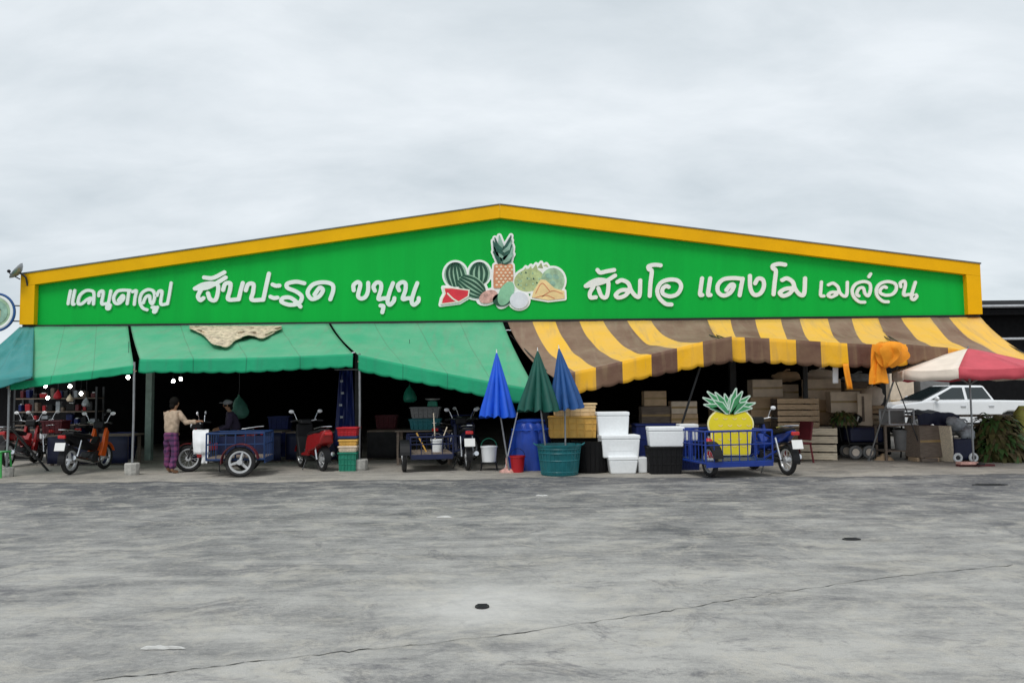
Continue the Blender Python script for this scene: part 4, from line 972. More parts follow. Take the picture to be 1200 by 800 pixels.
for i, (a, b) in enumerate(lv):
    x0, y0 = 855 + (a - 855) * 0.12, 484; mx, my = (a + x0) / 2, (b + y0) / 2 - 2.5
    nrm = Vector((b - y0, -(a - x0))).normalized() * 2.9
    sh = [sd_poly([(x0 - 2, y0), (mx + nrm.x, my + nrm.y), (a, b), (mx - nrm.x, my - nrm.y), (x0 + 2, y0)], 0.4)]
    f = -0.03 - 0.004 * (i % 5)
    q = cutout(sh, 0.55, to_w, f, f + 0.02, grow=0.8, back=True).build('leaf', 'pine_leaf_edge', pb)
    cutout(sh, 0.55, to_w, f - 0.003, f - 0.0005, grow=-0.5).build('leaf_face', 'pine_leaf', q)
MB().tube([(0.0, 0.03, -0.1), (0.05, 0.35, 0.5)], 0.012, 6).build('prop', 'wood_grey', pb)
rc = thing('gas_canister', 'red metal canister standing in the left of the bright blue trike', 'canister', W(831, 540, 15.35))
MB().lathe([(0.09, 0.0), (0.10, 0.03), (0.10, 0.34), (0.07, 0.41), (0.03, 0.44)], 18).build('body', 'red_plastic', rc, smooth=True); MB().torus((0, 0, 0.22), 0.101, 0.008, 'z', 20, 5).build('band', 'salak', rc); MB().tube([(0, 0, 0.43), (0, 0, 0.48)], 0.02, 8).build('valve', 'chrome', rc)

# ------------------------------------------------------------------ goods
def span(px0, px1, py0, py1, Y):
    a = W((px0 + px1) / 2, (py0 + py1) / 2, Y); s = FPX / Y
    return a.x, a.z - (py1 - py0) / 2 / s, (px1 - px0) / s, (py1 - py0) / s      # centre x, bottom z, width, height
def foam_box(label, px0, px1, py0, py1, Y, depth=0.45, rz=0.0, z=None, taper=0.92, lid=True, group=None, matn='foam'):
    x, z0, w_, h = span(px0, px1, py0, py1, Y); z0 = z if z is not None else max(0.004, z0)
    t = thing('foam_box', label, 'foam box', (x, Y + depth / 2, z0), rz, group)
    lh = 0.075 if lid else 0.0
    MB().box((0, 0, (h - lh) / 2), (w_ * 0.985, depth * 0.97, h - lh), None, taper).build('body', matn, t, bevel=0.02)
    if lid:
        MB().box((0, 0, h - lh / 2 + 0.002), (w_, depth, lh)).build('lid', matn, t, bevel=0.015)
        if 'moulded' in label and 'under' not in label: MB().box((0, -depth * 0.47 + 0.006, h * 0.5), (w_ * 0.62, 0.012, h * 0.42)).build('moulded_panel', matn, t, bevel=0.008)
    return t
def carton(label, px0, px1, py0, py1, Y, depth=0.4, rz=0.0, z=None, matn='card', group=None, flaps=False, name='cardboard_box'):
    x, z0, w_, h = span(px0, px1, py0, py1, Y); z0 = z if z is not None else max(0.004, z0)
    t = thing(name, label, 'box', (x, Y + depth / 2, z0), rz, group)
    MB().box((0, 0, h / 2), (w_, depth, h)).build('body', matn, t, bevel=0.006)
    MB().box((0, -depth / 2 - 0.002, h * 0.52), (w_ * 0.99, 0.003, 0.05)).build('tape', 'tape', t)
    if flaps:
        MB().box((0, -depth / 2 - 0.09, h + 0.03), (w_, 0.2, 0.008), (R(20), 0, 0)).build('flap', matn, t)
        MB().box((-w_ / 2 - 0.06, 0, h + 0.02), (0.14, depth, 0.008), (0, R(-20), 0)).build('flap', matn, t)
    else:
        MB().box((0, -depth / 4 - 0.002, h + 0.004), (w_, depth / 2 - 0.006, 0.006)).build('flap', matn, t)
        MB().box((0, depth / 4 + 0.002, h + 0.004), (w_, depth / 2 - 0.006, 0.006)).build('flap', matn, t)
    return t
def wood_crate(label, x, y, z, size, rows=2, rz=0.0, matn='wood', m2='wood_grey', group=None, gap=0.18):
    t = thing('wooden_crate', label, 'crate', (x, y, z), rz, group); w_, d, h = size
    sh = h / rows
    front = MB().box((0, 0, 0), (w_, 0.018, sh * (1 - gap))).mesh('slat'); side = MB().box((0, 0, 0), (0.018, d - 0.04, sh * (1 - gap))).mesh('slat')
    for k in range(rows):
        zz_ = sh * (k + 0.5)
        for me, lc, mm in ((front, (0, -d / 2, zz_), matn), (front, (0, d / 2, zz_), matn), (side, (-w_ / 2 + 0.01, 0, zz_), m2), (side, (w_ / 2 - 0.01, 0, zz_), matn)):  # left side slats greyer: the unlit face is painted in
            if not me.materials: me.materials.append(M[mm])
            o = bpy.data.objects.new('slat', me); COL.objects.link(o); o.parent = t
            o.location = (lc[0] + random.uniform(-.004, .004), lc[1], lc[2] + random.uniform(-.004, .004)); o.rotation_euler = (0, random.uniform(-.008, .008), 0)
            if o.material_slots: o.material_slots[0].link = 'OBJECT'; o.material_slots[0].material = M[mm]
    for a in (-1, 1):
        for b in (-1, 1): MB().box((a * (w_ / 2 - 0.045), b * (d / 2 - 0.035), h / 2), (0.04, 0.04, h)).build('corner_post', m2, t)
    MB().box((0, 0, 0.015), (w_ - 0.06, d - 0.06, 0.012)).build('bottom', m2, t)
    MB().box((0, 0, h * 0.86), (w_ - 0.06, d - 0.06, 0.012)).build('top_layer', m2, t)
    return t
def plastic_crate(label, px0, px1, py0, py1, Y, depth=0.42, matn='navy_plastic', z=None, rz=0.0, ribs=7, taper=0.88, group=None, name='plastic_crate', fill=None):
    x, z0, w_, h = span(px0, px1, py0, py1, Y); z0 = z if z is not None else max(0.004, z0)
    t = thing(name, label, 'crate', (x, Y + depth / 2, z0), rz, group)
    o = MB(); W2, D2 = w_ / 2, depth / 2; th_ = 0.012
    def ring(k, z_, e): return [(-W2 * k + e, -D2 * k + e, z_), (W2 * k - e, -D2 * k + e, z_), (W2 * k - e, D2 * k - e, z_), (-W2 * k + e, D2 * k - e, z_)]
    v = ring(taper, 0, 0) + ring(1, h, 0) + ring(1, h, th_) + ring(taper, th_, th_)
    f = [(3, 2, 1, 0)] + [(i, (i + 1) % 4, (i + 1) % 4 + 4, i + 4) for i in range(4)] + [(i + 4, (i + 1) % 4 + 4, (i + 1) % 4 + 8, i + 8) for i in range(4)] + [(i + 8, (i + 1) % 4 + 8, (i + 1) % 4 + 12, i + 12) for i in range(4)] + [(12, 13, 14, 15)]
    o.add(v, f).build('body', matn, t)
    rm = MB(); q = ring(1, h - 0.02, -0.012); rm.tube(q + [q[0]], 0.016, 6); rm.build('rim', matn, t, smooth=True)
    rb = MB()
    for k in range(ribs):
        u = -1 + 2 * (k + 0.5) / ribs
        rb.tube([(u * W2 * (taper + 0.02), -D2 * (taper + 0.02) - 0.004, h * 0.06), (u * W2 * 0.99, -D2 - 0.003, h * 0.93)], 0.011, 5)
        rb.tube([(-W2 * (taper + 0.02) - 0.004, u * D2 * taper, h * 0.06), (-W2 - 0.003, u * D2, h * 0.93)], 0.011, 5)
    for zz_ in (0.36, 0.66):
        k = taper + (1 - taper) * zz_; q = ring(k, h * zz_, -0.005); rb.tube(q + [q[0]], 0.009, 5)
    rb.build('ribs', matn, t)
    if fill: MB().box((0, 0, h * 0.86), (w_ * 0.9, depth * 0.88, 0.05)).build('contents', fill, t, bevel=0.02)
    return t
def bucket(label, px, py_top, py_bot, Y, r, matn, z=None, handle='steel_grey', cat='bucket', name='bucket', taper=0.78):
    x, z0, w_, h = span(px - 5, px + 5, py_top, py_bot, Y); z0 = z if z is not None else max(0.004, z0)
    t = thing(name, label, cat, (x, Y, z0))
    MB().lathe([(r * taper, 0), (r, h), (r * 1.06, h), (r * 1.06, h - 0.03), (r * 0.95, h - 0.02), (r * (taper - 0.05), 0.02)], 20, cap=(True, True)).build('body', matn, t, smooth=True)
    MB().tube([(r * math.cos(a), -0.02, h * 0.95 + r * 1.05 * math.sin(a)) for a in np.linspace(0, math.pi, 9)], 0.006, 5).build('handle', handle, t)
    return t

# the pile in the middle
foam_box('white foam box with moulded side, on a smaller foam box beside the black basket', 704, 750, 513, 539, 15.7, 0.5, R(4), z=0.31)
foam_box('small tapered white foam box on the ground, under the moulded one', 713, 748, 538, 558, 15.6, 0.42, R(2), z=0.004, taper=0.84)
foam_box('white foam box with overhanging lid, topmost of the foam stack', 700, 738, 488, 515, 15.95, 0.45, 0, z=0.74)
foam_box('tiny white foam box on the ground, right of the foam stack', 748, 759, 537, 555, 15.75, 0.3, 0, z=0.004, lid=False)
foam_box('white foam box sitting on the black crate', 761, 803, 502, 525, 15.45, 0.45, R(-2), z=0.53)
foam_box('white foam box half hidden behind the rail of the bright blue trike', 797, 819, 503, 522, 16.2, 0.4, 0, z=0.60, lid=True)
plastic_crate('black plastic crate on the ground under a white foam box', 761, 801, 525, 557, 15.45, 0.45, 'black_plastic', z=0.004)
plastic_crate('navy plastic crate standing under the half hidden foam box', 795, 821, 522, 552, 16.2, 0.42, 'navy_plastic', z=0.004)
plastic_crate('large navy blue plastic bin behind the black crate', 746, 800, 495, 545, 16.9, 0.6, 'navy_plastic', z=0.004, taper=0.93, name='plastic_bin')
bt = thing('round_basket', 'black round basket beside the teal basket, under the yellow crate', 'basket', GX(693, 16.05))
MB().lathe([(0.30, 0.0), (0.33, 0.1), (0.38, 0.6), (0.40, 0.64), (0.385, 0.64), (0.36, 0.6), (0.3, 0.03)], 28).build('body', 'black_plastic', bt, smooth=True)
rb = MB()
for k in range(22):
    a = 2 * math.pi * k / 22; rb.tube([(0.325 * math.cos(a), 0.325 * math.sin(a), 0.03), (0.385 * math.cos(a), 0.385 * math.sin(a), 0.6)], 0.01, 4)
rb.build('ribs', 'black_plastic', bt)
plastic_crate('black plastic crate under the yellow crate, behind the round black basket', 650, 716, 513, 548, 16.5, 0.5, 'black_plastic', z=0.004)
plastic_crate('yellow plastic crate stacked above the black basket', 644, 700, 488, 513, 16.2, 0.5, 'yellow_plastic', z=0.685, rz=R(-3), ribs=6, taper=0.95, fill='cream_plastic')
plastic_crate('cream plastic tub stacked on the yellow crate', 650, 698, 474, 489, 16.3, 0.42, 'cream_plastic', z=1.125, rz=R(3), ribs=4, taper=0.93, name='plastic_tub', fill='cream_plastic')
def teal_basket():
    t = thing('round_basket', 'big teal woven plastic basket on the ground under the dark green parasol', 'basket', GX(655.5, 15.6))
    MB().lathe([(0.335, 0.0), (0.36, 0.05), (0.415, 0.55), (0.43, 0.60), (0.445, 0.60), (0.44, 0.56), (0.40, 0.52), (0.33, 0.04)], 36).build('body', 'teal_plastic', t, smooth=True)
    for z in (0.08, 0.30, 0.44, 0.52): MB().torus((0, 0, z), 0.342 + z * 0.14 + 0.004, 0.012, 'z', 36, 6).build('band', 'teal_plastic', t, smooth=True)
    for k in range(30):
        a = 2 * math.pi * k / 30; MB().tube([(0.352 * math.cos(a), 0.352 * math.sin(a), 0.02), (0.42 * math.cos(a), 0.42 * math.sin(a), 0.54)], 0.009, 4).build('stake', 'teal_plastic', t)
    for s in (-1, 1): MB().tube([(s * 0.44 - 0.0, -0.06, 0.58), (s * 0.5, 0, 0.62), (s * 0.44, 0.06, 0.58)], 0.012, 6).build('handle', 'teal_plastic', t)
    return t
teal_basket()
t = thing('drum', 'plastic drum wrapped in blue tarpaulin behind the red bucket', 'drum', GX(622, 16.9))
MB().lathe([(0.47, 0), (0.46, 0.1), (0.43, 0.35), (0.40, 0.62), (0.36, 0.84), (0.31, 0.96), (0.28, 0.99)], 56, mod=lambda a, j: 1 + (0.13 - 0.012 * j) * (abs(math.sin(a * 4 + 0.35 * j)) ** 0.6 - 0.5) * 1.6 + 0.06 * math.sin(a * 11 + 1.3 * j) + 0.05 * math.sin(a * 2 + j)).build('wrapping', 'tarp_blue', t, smooth=True)
MB().torus((0, 0, 0.84), 0.40, 0.012, 'z', 30, 5).build('tie_rope', 'umb_blue', t)
MB().lathe([(0.31, 0.98), (0.32, 1.02), (0.2, 1.06)], 24).build('lid', 'tarp_blue', t, smooth=True)
bucket('red plastic bucket on the ground under the bright blue parasol', 606.5, 534, 553, 16.2, 0.155, 'red_plastic', handle='black_plastic')
bucket('white bucket with green wire handle hanging beside the dark trike', 573, 524, 542, 16.7, 0.17, 'foam', handle='green_plastic', taper=0.86, z=0.18)
t = thing('stool', 'low dark stool carrying the white bucket beside the dark trike', 'stool', GX(573, 16.7))
MB().box((0, 0, 0.165), (0.36, 0.3, 0.025)).build('seat', 'black_plastic', t, bevel=0.005)
for a in (-1, 1):
    for b in (-1, 1): MB().tube([(a * 0.15, b * 0.12, 0.16), (a * 0.17, b * 0.14, 0)], 0.014, 6).build('leg', 'black_plastic', t)

def closed_parasol(label, px_tip, py_tip, px_hem, py_hem, hw_px, px_base, py_base, Y, matn, pole_m='steel_grey', group=None):
    tip = W(px_tip, py_tip, Y); hem = W(px_hem, py_hem, Y); base = W(px_base, py_base, Y); base.z = max(base.z, 0.004)
    r = hw_px * Y / FPX; t = thing('closed_parasol', label, 'parasol', base); ax = (tip - hem).normalized()
    Lc = (tip - hem).length; ns = 16; mb = MB()
    rows = 14
    q = Vector((0, 0, 1)).rotation_difference(ax).to_matrix()
    vs = []; n = 100
    for j in range(rows + 1):
        s = j / rows; rr = r * (0.03 + 0.97 * s ** 0.9); amp = 0.10 + 0.50 * s
        for k in range(n):
            a = 2 * math.pi * k / n
            f = 1 + amp * (abs(math.sin(a * 5 + 0.6 * s)) ** 0.7 - 0.65) + 0.06 * s * math.sin(a * 3 + 5 * s)
            hz = Lc * (1 - s) - (0.06 * s ** 6 * abs(math.cos(a * 5)) if j == rows else 0)
            vs.append(q @ Vector((rr * f * math.cos(a), rr * f * math.sin(a), hz)) + (hem - base))
    fs = [(j * n + k, j * n + (k + 1) % n, (j + 1) * n + (k + 1) % n, (j + 1) * n + k) for j in range(rows) for k in range(n)] + [tuple(range(n))]
    mb.add(vs, fs); o = mb.build('canopy', matn, t, smooth=True)
    MB().tube([(0, 0, 0), hem - base + ax * 0.3], 0.018, 8).build('pole', pole_m, t, smooth=True)
    MB().tube([tip - base - ax * 0.02, tip - base + ax * 0.07], [0.014, 0.006], 6).build('finial', 'plate_white', t)
    for k in range(8):
        a = R(45 * k + 20); d = q @ Vector((math.cos(a), math.sin(a), 0))
        MB().tube([hem - base + d * r * 0.97 + ax * 0.02, hem - base + d * r * 0.2 - ax * 0.02, hem - base + ax * 0.25], 0.006, 4).build('rib', 'steel_dark', t)
    return t
closed_parasol('bright blue closed parasol leaning over the red bucket', 582, 413, 584, 486, 18.5, 597, 553, 16.1, 'umb_blue')
closed_parasol('dark green closed parasol standing over the teal basket', 630, 411, 632, 479, 21.5, 642, 548, 15.75, 'umb_green')
closed_parasol('dull blue closed parasol, right of the dark green one', 655, 408, 664, 477, 18.5, 663, 546, 15.85, 'umb_blue2')
strut('pale stick leaning against the pole of the bright blue parasol', G(591, 553), W(607, 480, 16.4), 0.014, 'alloy')
t = thing('parasol_base', 'worn reddish parasol foot at the bottom of the bright blue parasol', 'base', GX(594, 16.2))
MB().lathe([(0.16, 0.004), (0.15, 0.04), (0.05, 0.09)], 18).build('plate', 'salak', t, smooth=True)
MB().tube([(0, 0, 0.08), (0, 0, 0.3)], 0.026, 8).build('sleeve', 'salak', t)

# open red and white parasol on the right
cx = GX(1141, 16.4); t = thing('open_parasol', 'open red and white parasol on a thin pole at the right', 'parasol', cx)
rad = 1.48; ztop, zed = W(1141, 408, 16.4).z, W(1060, 434, 16.4).z; a0 = R(-127); val = 0.20
for k in range(8):
    a, b = a0 + R(45 * k), a0 + R(45 * (k + 1)); mb = MB(); n = 8; vs = []
    for j in range(n + 1):
        s = j / n
        for i in range(7):
            u = i / 6; pa = Vector((math.cos(a), math.sin(a), 0)) * rad * s; pc = Vector((math.cos(b), math.sin(b), 0)) * rad * s; p = pa.lerp(pc, u)
            z = ztop - (ztop - zed) * (s ** 1.15) - 0.05 * math.sin(math.pi * u) * s * 0.6
            vs.append((p.x, p.y, z))
    for j in (1, 2):
        for i in range(7):
            x, y, z = vs[n * 7 + i]; vs.append((x * 1.005, y * 1.005, z - val * j / 2 + 0.015 * math.sin(i * 2.1 + k)))
    mb.add(vs, [(j * 7 + i, j * 7 + i + 1, (j + 1) * 7 + i + 1, (j + 1) * 7 + i) for j in range(n + 2) for i in range(6)])
    o = mb.build('panel', 'umb_white' if k in (6, 7, 2, 3) else 'umb_red', t, smooth=True); sm = o.modifiers.new('s', 'SOLIDIFY'); sm.thickness = 0.004
    MB().tube([(0, 0, ztop - 0.02), (math.cos(a) * rad * 0.5, math.sin(a) * rad * 0.5, ztop - (ztop - zed) * 0.45 - 0.025), (math.cos(a) * rad, math.sin(a) * rad, zed - 0.02)], 0.008, 5).build('rib', 'steel_grey', t)
    MB().tube([(0, 0, ztop - 0.75), (math.cos(a) * rad * 0.55, math.sin(a) * rad * 0.55, ztop - (ztop - zed) * 0.5 - 0.03)], 0.007, 5).build('strut', 'steel_grey', t)
MB().tube([(0, 0, 0.03), (0, 0, ztop + 0.05)], 0.02, 8).build('pole', 'steel_grey', t, smooth=True)
for d, m_ in (((0.75, 0.12, 0.04), 'maroon_plastic'), ((0.12, 0.5, 0.04), 'iron')): MB().box((0.03, 0, 0.024 if m_ != 'iron' else 0.066), d).build('foot', m_, t, bevel=0.008)
MB().box((-0.17, -0.05, 0.075), (0.36, 0.2, 0.055)).build('weight_brick', 'salak', t, bevel=0.008)

# ------------------------------------------------------------------ people
def skin_mesh(name, nodes, matn, parent, sub=3, root=0):
    """nodes: list of (pos, (rx,ry), parent index or None)"""
    me = bpy.data.meshes.new(name)
    me.from_pydata([tuple(n_[0]) for n_ in nodes], [(i, n_[2]) for i, n_ in enumerate(nodes) if n_[2] is not None], []); me.update()
    o = bpy.data.objects.new(name, me); COL.objects.link(o); o.parent = parent
    sk = o.modifiers.new('skin', 'SKIN'); sk.use_smooth_shade = True
    d = me.skin_vertices[0].data
    for i, n_ in enumerate(nodes):
        r = n_[1] if isinstance(n_[1], tuple) else (n_[1], n_[1]); d[i].radius = r; d[i].use_root = (i == root)
    ss = o.modifiers.new('sub', 'SUBSURF'); ss.levels = ss.render_levels = sub
    if name in ('shirt', 'trousers'):
        tx = bpy.data.textures.get('folds') or bpy.data.textures.new('folds', 'CLOUDS'); tx.noise_scale = 0.09; tx.noise_depth = 2
        dp_ = o.modifiers.new('folds', 'DISPLACE'); dp_.texture = tx; dp_.strength = 0.045; dp_.mid_level = 0.5
    me.materials.append(M[matn]); return o
def person(label, loc, rz, arms, lean=0.0, shirt='shirt_beige', trousers='plaid', cap=None, legs=None, scale=1.0):
    """faces +x; arms: {side: [elbow, wrist]} ; lean: forward shift of the upper body"""
    t = thing('person', label, 'person', loc, rz, scale=scale)
    hip = Vector((0, 0, 0.86)); ch = Vector((lean * 0.6, 0, 1.14)); nk = Vector((lean, 0, 1.34 - abs(lean) * 0.25)); hd = nk + Vector((0.035 + lean * 0.12, 0, 0.10))
    N_ = [(hip, (0.13, 0.10), None), (Vector((lean * 0.3, 0, 1.0)), (0.12, 0.09), 0), (ch, (0.14, 0.10), 1), (nk - Vector((0, 0, 0.05)), (0.09, 0.075), 2), (nk, 0.045, 3), (hd, (0.075, 0.085), 4), (hd + Vector((0.006, 0, 0.09)), (0.07, 0.08), 5), (hd + Vector((0, 0, 0.135)), 0.035, 6)]
    S_ = [(Vector((0, 0, 0.79)), (0.19, 0.14), None), (Vector((lean * 0.3, 0, 1.0)), (0.185, 0.13), 0), (ch, (0.195, 0.135), 1), (nk - Vector((0, 0, 0.07)), (0.115, 0.09), 2), (nk - Vector((0, 0, 0.01)), (0.058, 0.058), 3)]
    for s in (-1, 1):
        sh = nk + Vector((0, s * 0.175, -0.07)); el, wr = [Vector(a) for a in arms[s]]
        b = len(N_); N_ += [(sh, 0.05, 3), (el, 0.04, b), (wr, 0.027, b + 1)]
        dr = (wr - el).normalized(); sd_ = dr.cross(Vector((0, 0, 1))); sd_ = sd_.normalized() if sd_.length > 0.2 else Vector((0, 1, 0)); up = sd_.cross(dr).normalized()
        pm = wr + dr * 0.075; N_.append((pm, (0.036, 0.018), b + 2)); pi_ = len(N_) - 1
        for f, (off, ln) in enumerate(((-0.030, 0.055), (-0.010, 0.066), (0.010, 0.062), (0.028, 0.048))):
            p1 = pm + sd_ * off + dr * ln * 0.55; p2 = p1 + dr * ln * 0.35 - up * ln * 0.4
            N_ += [(p1, 0.009, pi_), (p2, 0.008, len(N_))]
        q = pm + sd_ * (-0.045 * s) - dr * 0.02; N_ += [(q, 0.010, pi_), (q + dr * 0.03 - up * 0.02, 0.009, len(N_))]
        b = len(S_); S_ += [(sh, 0.075, 3), (sh.lerp(el, 0.5), 0.066, b), (el, 0.058, b + 1), (el.lerp(wr, 0.55), 0.05, b + 2), (wr - dr * 0.01, 0.043, b + 3)]
    T_ = [(Vector((0, 0, 0.90)), (0.14, 0.115), None), (Vector((0, 0, 0.80)), (0.14, 0.12), 0)]
    lg = legs or {s: [Vector((0.02, s * 0.115, 0.45)), Vector((-0.02 + 0.05 * s, s * 0.125, 0.085))] for s in (-1, 1)}
    for s in (-1, 1):
        kn, an = [Vector(a) for a in lg[s]]; hp_ = Vector((0, s * 0.09, 0.78))
        b = len(N_); N_ += [(hp_, 0.075, 0), (kn, 0.052, b), (an, 0.036, b + 1), (an + Vector((0.06, s * 0.01, -0.045)), (0.036, 0.03), b + 2), (an + Vector((0.15, s * 0.02, -0.055)), (0.036, 0.022), b + 3)]
        b = len(T_); T_ += [(hp_ - Vector((0, 0, 0.04)), 0.098, 1), (kn, 0.082, b), (kn.lerp(an, 0.6), 0.078, b + 1), (an + Vector((0, 0, 0.0)), 0.078, b + 2)]
    skin_mesh('body', N_, 'skin', t); skin_mesh('shirt', S_, shirt, t); skin_mesh('trousers', T_, trousers, t)
    hm = MB().ball(hd + Vector((-0.02, 0, 0.075)), 0.108, 14, 9, (0.98, 0.88, 1.02)); hm.ball(hd + Vector((-0.075, 0, -0.01)), 0.06, 10, 6, (0.8, 1.1, 1.2)); hm.build('hair', 'hair', t, smooth=True)
    fc = MB().ball(hd + Vector((0.088, 0, 0.04)), 0.016, 8, 5, (1.1, 0.8, 1.3)).build('nose', 'skin', t, smooth=True)
    for s in (-1, 1):
        MB().ball(hd + Vector((0.01, s * 0.082, 0.045)), 0.02, 8, 5, (0.8, 0.5, 1.4)).build('ear', 'skin', t, smooth=True)
        MB().ball(hd + Vector((0.074, s * 0.03, 0.062)), 0.010, 8, 5).build('eye', 'hair', t)
    MB().ball(hd + Vector((0.074, 0, 0.0)), 0.014, 8, 5, (0.6, 1.6, 0.5)).build('mouth', 'salak', t)
    if cap:
        MB().ball(hd + Vector((-0.01, 0, 0.10)), 0.112, 14, 7, (1, 0.9, 0.75)).build('cap', cap, t, smooth=True)
        MB().lathe([(0.10, 0.0), (0.10, 0.012)], 16, hd + Vector((0.085, 0, 0.10))).build('cap_brim', cap, t)
    return t
rz1 = tk1.rotation_euler[2]; g1 = Vector(tk1.location) + Vector((0.28 * math.cos(rz1) - 0.35 * math.sin(rz1), 0.28 * math.sin(rz1) + 0.35 * math.cos(rz1), 1.05))
pl_ = GX(200, 16.8); prz = R(62)
def loc_of(root_loc, rz_, p):
    d = Vector(p) - Vector(root_loc); c_, s_ = math.cos(-rz_), math.sin(-rz_); return Vector((d.x * c_ - d.y * s_, d.x * s_ + d.y * c_, d.z))
hand = loc_of(pl_, prz, g1)
person('person in beige long-sleeved shirt and purple checked trousers holding the trike handlebar', pl_, prz,
       {-1: [(0.12, -0.32, 1.06), hand + (Vector((0.12, -0.32, 1.06)) - hand).normalized() * 0.10 + Vector((0, 0, 0.03))], 1: [(0.10, 0.25, 1.02), (0.26, 0.20, 0.88)]}, lean=0.05)
p2 = GX(277, 18.3); person('person in dark clothes and grey cap bending behind the blue-framed trike', p2, R(205), {-1: [(0.20, -0.22, 0.95), (0.42, -0.12, 0.90)], 1: [(0.20, 0.22, 0.95), (0.42, 0.14, 0.88)]}, lean=0.16, shirt='shirt_dark', trousers='shirt_dark', cap='cap_grey', scale=0.97)

# ------------------------------------------------------------------ pickup truck beyond the right end
def pickup(label, loc, rz):
    t = thing('pickup_truck', label, 'pickup truck', loc, rz); hwid = 0.90
    def archpts(cx, r, z0, n=10): return [(cx + r * math.cos(a), 0.40 + r * math.sin(a)) for a in np.linspace(math.pi + 0.35, -0.35, n)]
    fa, ra, ar = 1.62, -1.50, 0.43
    low = [(-2.60, 0.50)] + archpts(ra, ar, 0.4) + archpts(fa, ar, 0.4) + [(2.50, 0.36), (2.62, 0.44), (2.62, 0.72), (2.56, 1.00), (2.36, 1.08), (1.36, 1.19), (-0.98, 1.20), (-2.60, 1.16)]
    MB().prism(low, -hwid, hwid).build('body', 'car_white', t, bevel=0.05)
    base = [(-1.0, 1.13), (1.30, 1.13)]; cab = MB()
    b = [(-1.02, -0.86, 1.17), (1.48, -0.86, 1.17), (1.48, 0.86, 1.17), (-1.02, 0.86, 1.17)]; r_ = [(-0.74, -0.66, 1.70), (0.28, -0.66, 1.72), (0.28, 0.66, 1.72), (-0.74, 0.66, 1.70)]
    cab.add(b + r_, [(3, 2, 1, 0), (4, 5, 6, 7), (0, 1, 5, 4), (1, 2, 6, 5), (2, 3, 7, 6), (3, 0, 4, 7)]).build('cab', 'car_white', t, bevel=0.06)
    def side(x0, x1, z0, z1, xs0, xs1, s):
        f = lambda z: 0.86 - 0.20 * (z - 1.17) / 0.54
        v = [(x0, s * (f(z0) + 0.012), z0), (x1, s * (f(z0) + 0.012), z0), (xs1, s * (f(z1) + 0.012), z1), (xs0, s * (f(z1) + 0.012), z1)]
        v += [(x, y - s * 0.008, z) for x, y, z in v]
        return MB().add(v, [(0, 1, 2, 3), (7, 6, 5, 4), (0, 4, 5, 1), (1, 5, 6, 2), (2, 6, 7, 3), (3, 7, 4, 0)])
    for s in (-1, 1):
        side(0.02, 1.16, 1.24, 1.64, 0.02, 0.36, s).build('side_window', 'glass_dark', t); side(-0.88, -0.08, 1.24, 1.64, -0.68, -0.08, s).build('side_window', 'glass_dark', t)
        for x0, x1 in ((0.0, 1.12), (-0.95, -0.04)):
            d = MB().box(((x0 + x1) / 2, s * (hwid + 0.004), 0.82), (x1 - x0, 0.012, 0.60)).build('door', 'car_white', t, bevel=0.004)
            MB().box((x0 + 0.12, s * (hwid + 0.03), 1.0), (0.18, 0.03, 0.04)).build('handle', 'chrome', d, bevel=0.008)
        MB().ball((1.06, s * 1.02, 1.27), 0.12, 10, 7, (0.6, 0.8, 0.75)).build('wing_mirror', 'car_white', t, smooth=True)
        MB().prism([(2.30, 0.80), (2.60, 0.78), (2.56, 0.95), (2.16, 0.99)], s * (hwid - 0.25), s * (hwid + 0.01)).build('headlight', 'lamp_clear', t, bevel=0.02)
        MB().box((-2.58, s * (hwid - 0.06), 0.85), (0.08, 0.14, 0.34)).build('tail_light', 'lamp_red', t)
        for x in (fa, ra):
            w_ = MB().torus((0, 0, 0), 0.28, 0.10, 'y', 28, 8).build('wheel', 'rubber', t, (x, s * (hwid - 0.12), 0.375), smooth=True)
            mb = MB().torus((0, 0, 0), 0.20, 0.03, 'y', 24, 6); mb.lathe([(0.19, -0.02), (0.19, 0.02)], 20, axis='y')
            for k in range(6): a = R(60 * k); mb.tube([(0, s * 0.05, 0), (0.2 * math.cos(a), s * 0.05, 0.2 * math.sin(a))], 0.028, 5)
            mb.build('rim', 'steel_grey', w_, (0, s * 0.05, 0), smooth=True)
    v = [(1.42, -0.74, 1.21), (1.42, 0.74, 1.21), (0.40, 0.60, 1.665), (0.40, -0.60, 1.665)]; v += [(x - 0.01, y, z - 0.02) for x, y, z in v]; v[:4] = [(x + 0.03, y, z + 0.02) for x, y, z in v[:4]]
    MB().add(v, [(0, 1, 2, 3), (7, 6, 5, 4), (0, 4, 5, 1), (1, 5, 6, 2), (2, 6, 7, 3), (3, 7, 4, 0)]).build('windscreen', 'glass_dark', t)
    MB().box((2.60, 0, 0.80), (0.06, 1.1, 0.22)).build('grille', 'black_plastic', t, bevel=0.01)
    MB().box((2.60, 0, 0.48), (0.10, 1.76, 0.16)).build('bumper', 'grey_plastic', t, bevel=0.03)
    MB().box((0, 0, 0.42), (1.9, 1.84, 0.06)).build('side_step', 'black_plastic', t, bevel=0.02)
    return t
wp = GX(1078, 27.0); pickup('white double-cab pickup truck parked behind the red and white parasol', (wp.x + 1.62, 27.0 + 0.8, 0.004), R(180))
carton('large pale carton on the ground behind the pickup bonnet', 1044, 1072, 446, 512, 31.0, 0.8, matn='card_pale')
carton('wide grey crate on the ground behind the pickup windscreen', 1080, 1114, 449, 512, 31.0, 0.8, matn='grey_plastic', name='crate')

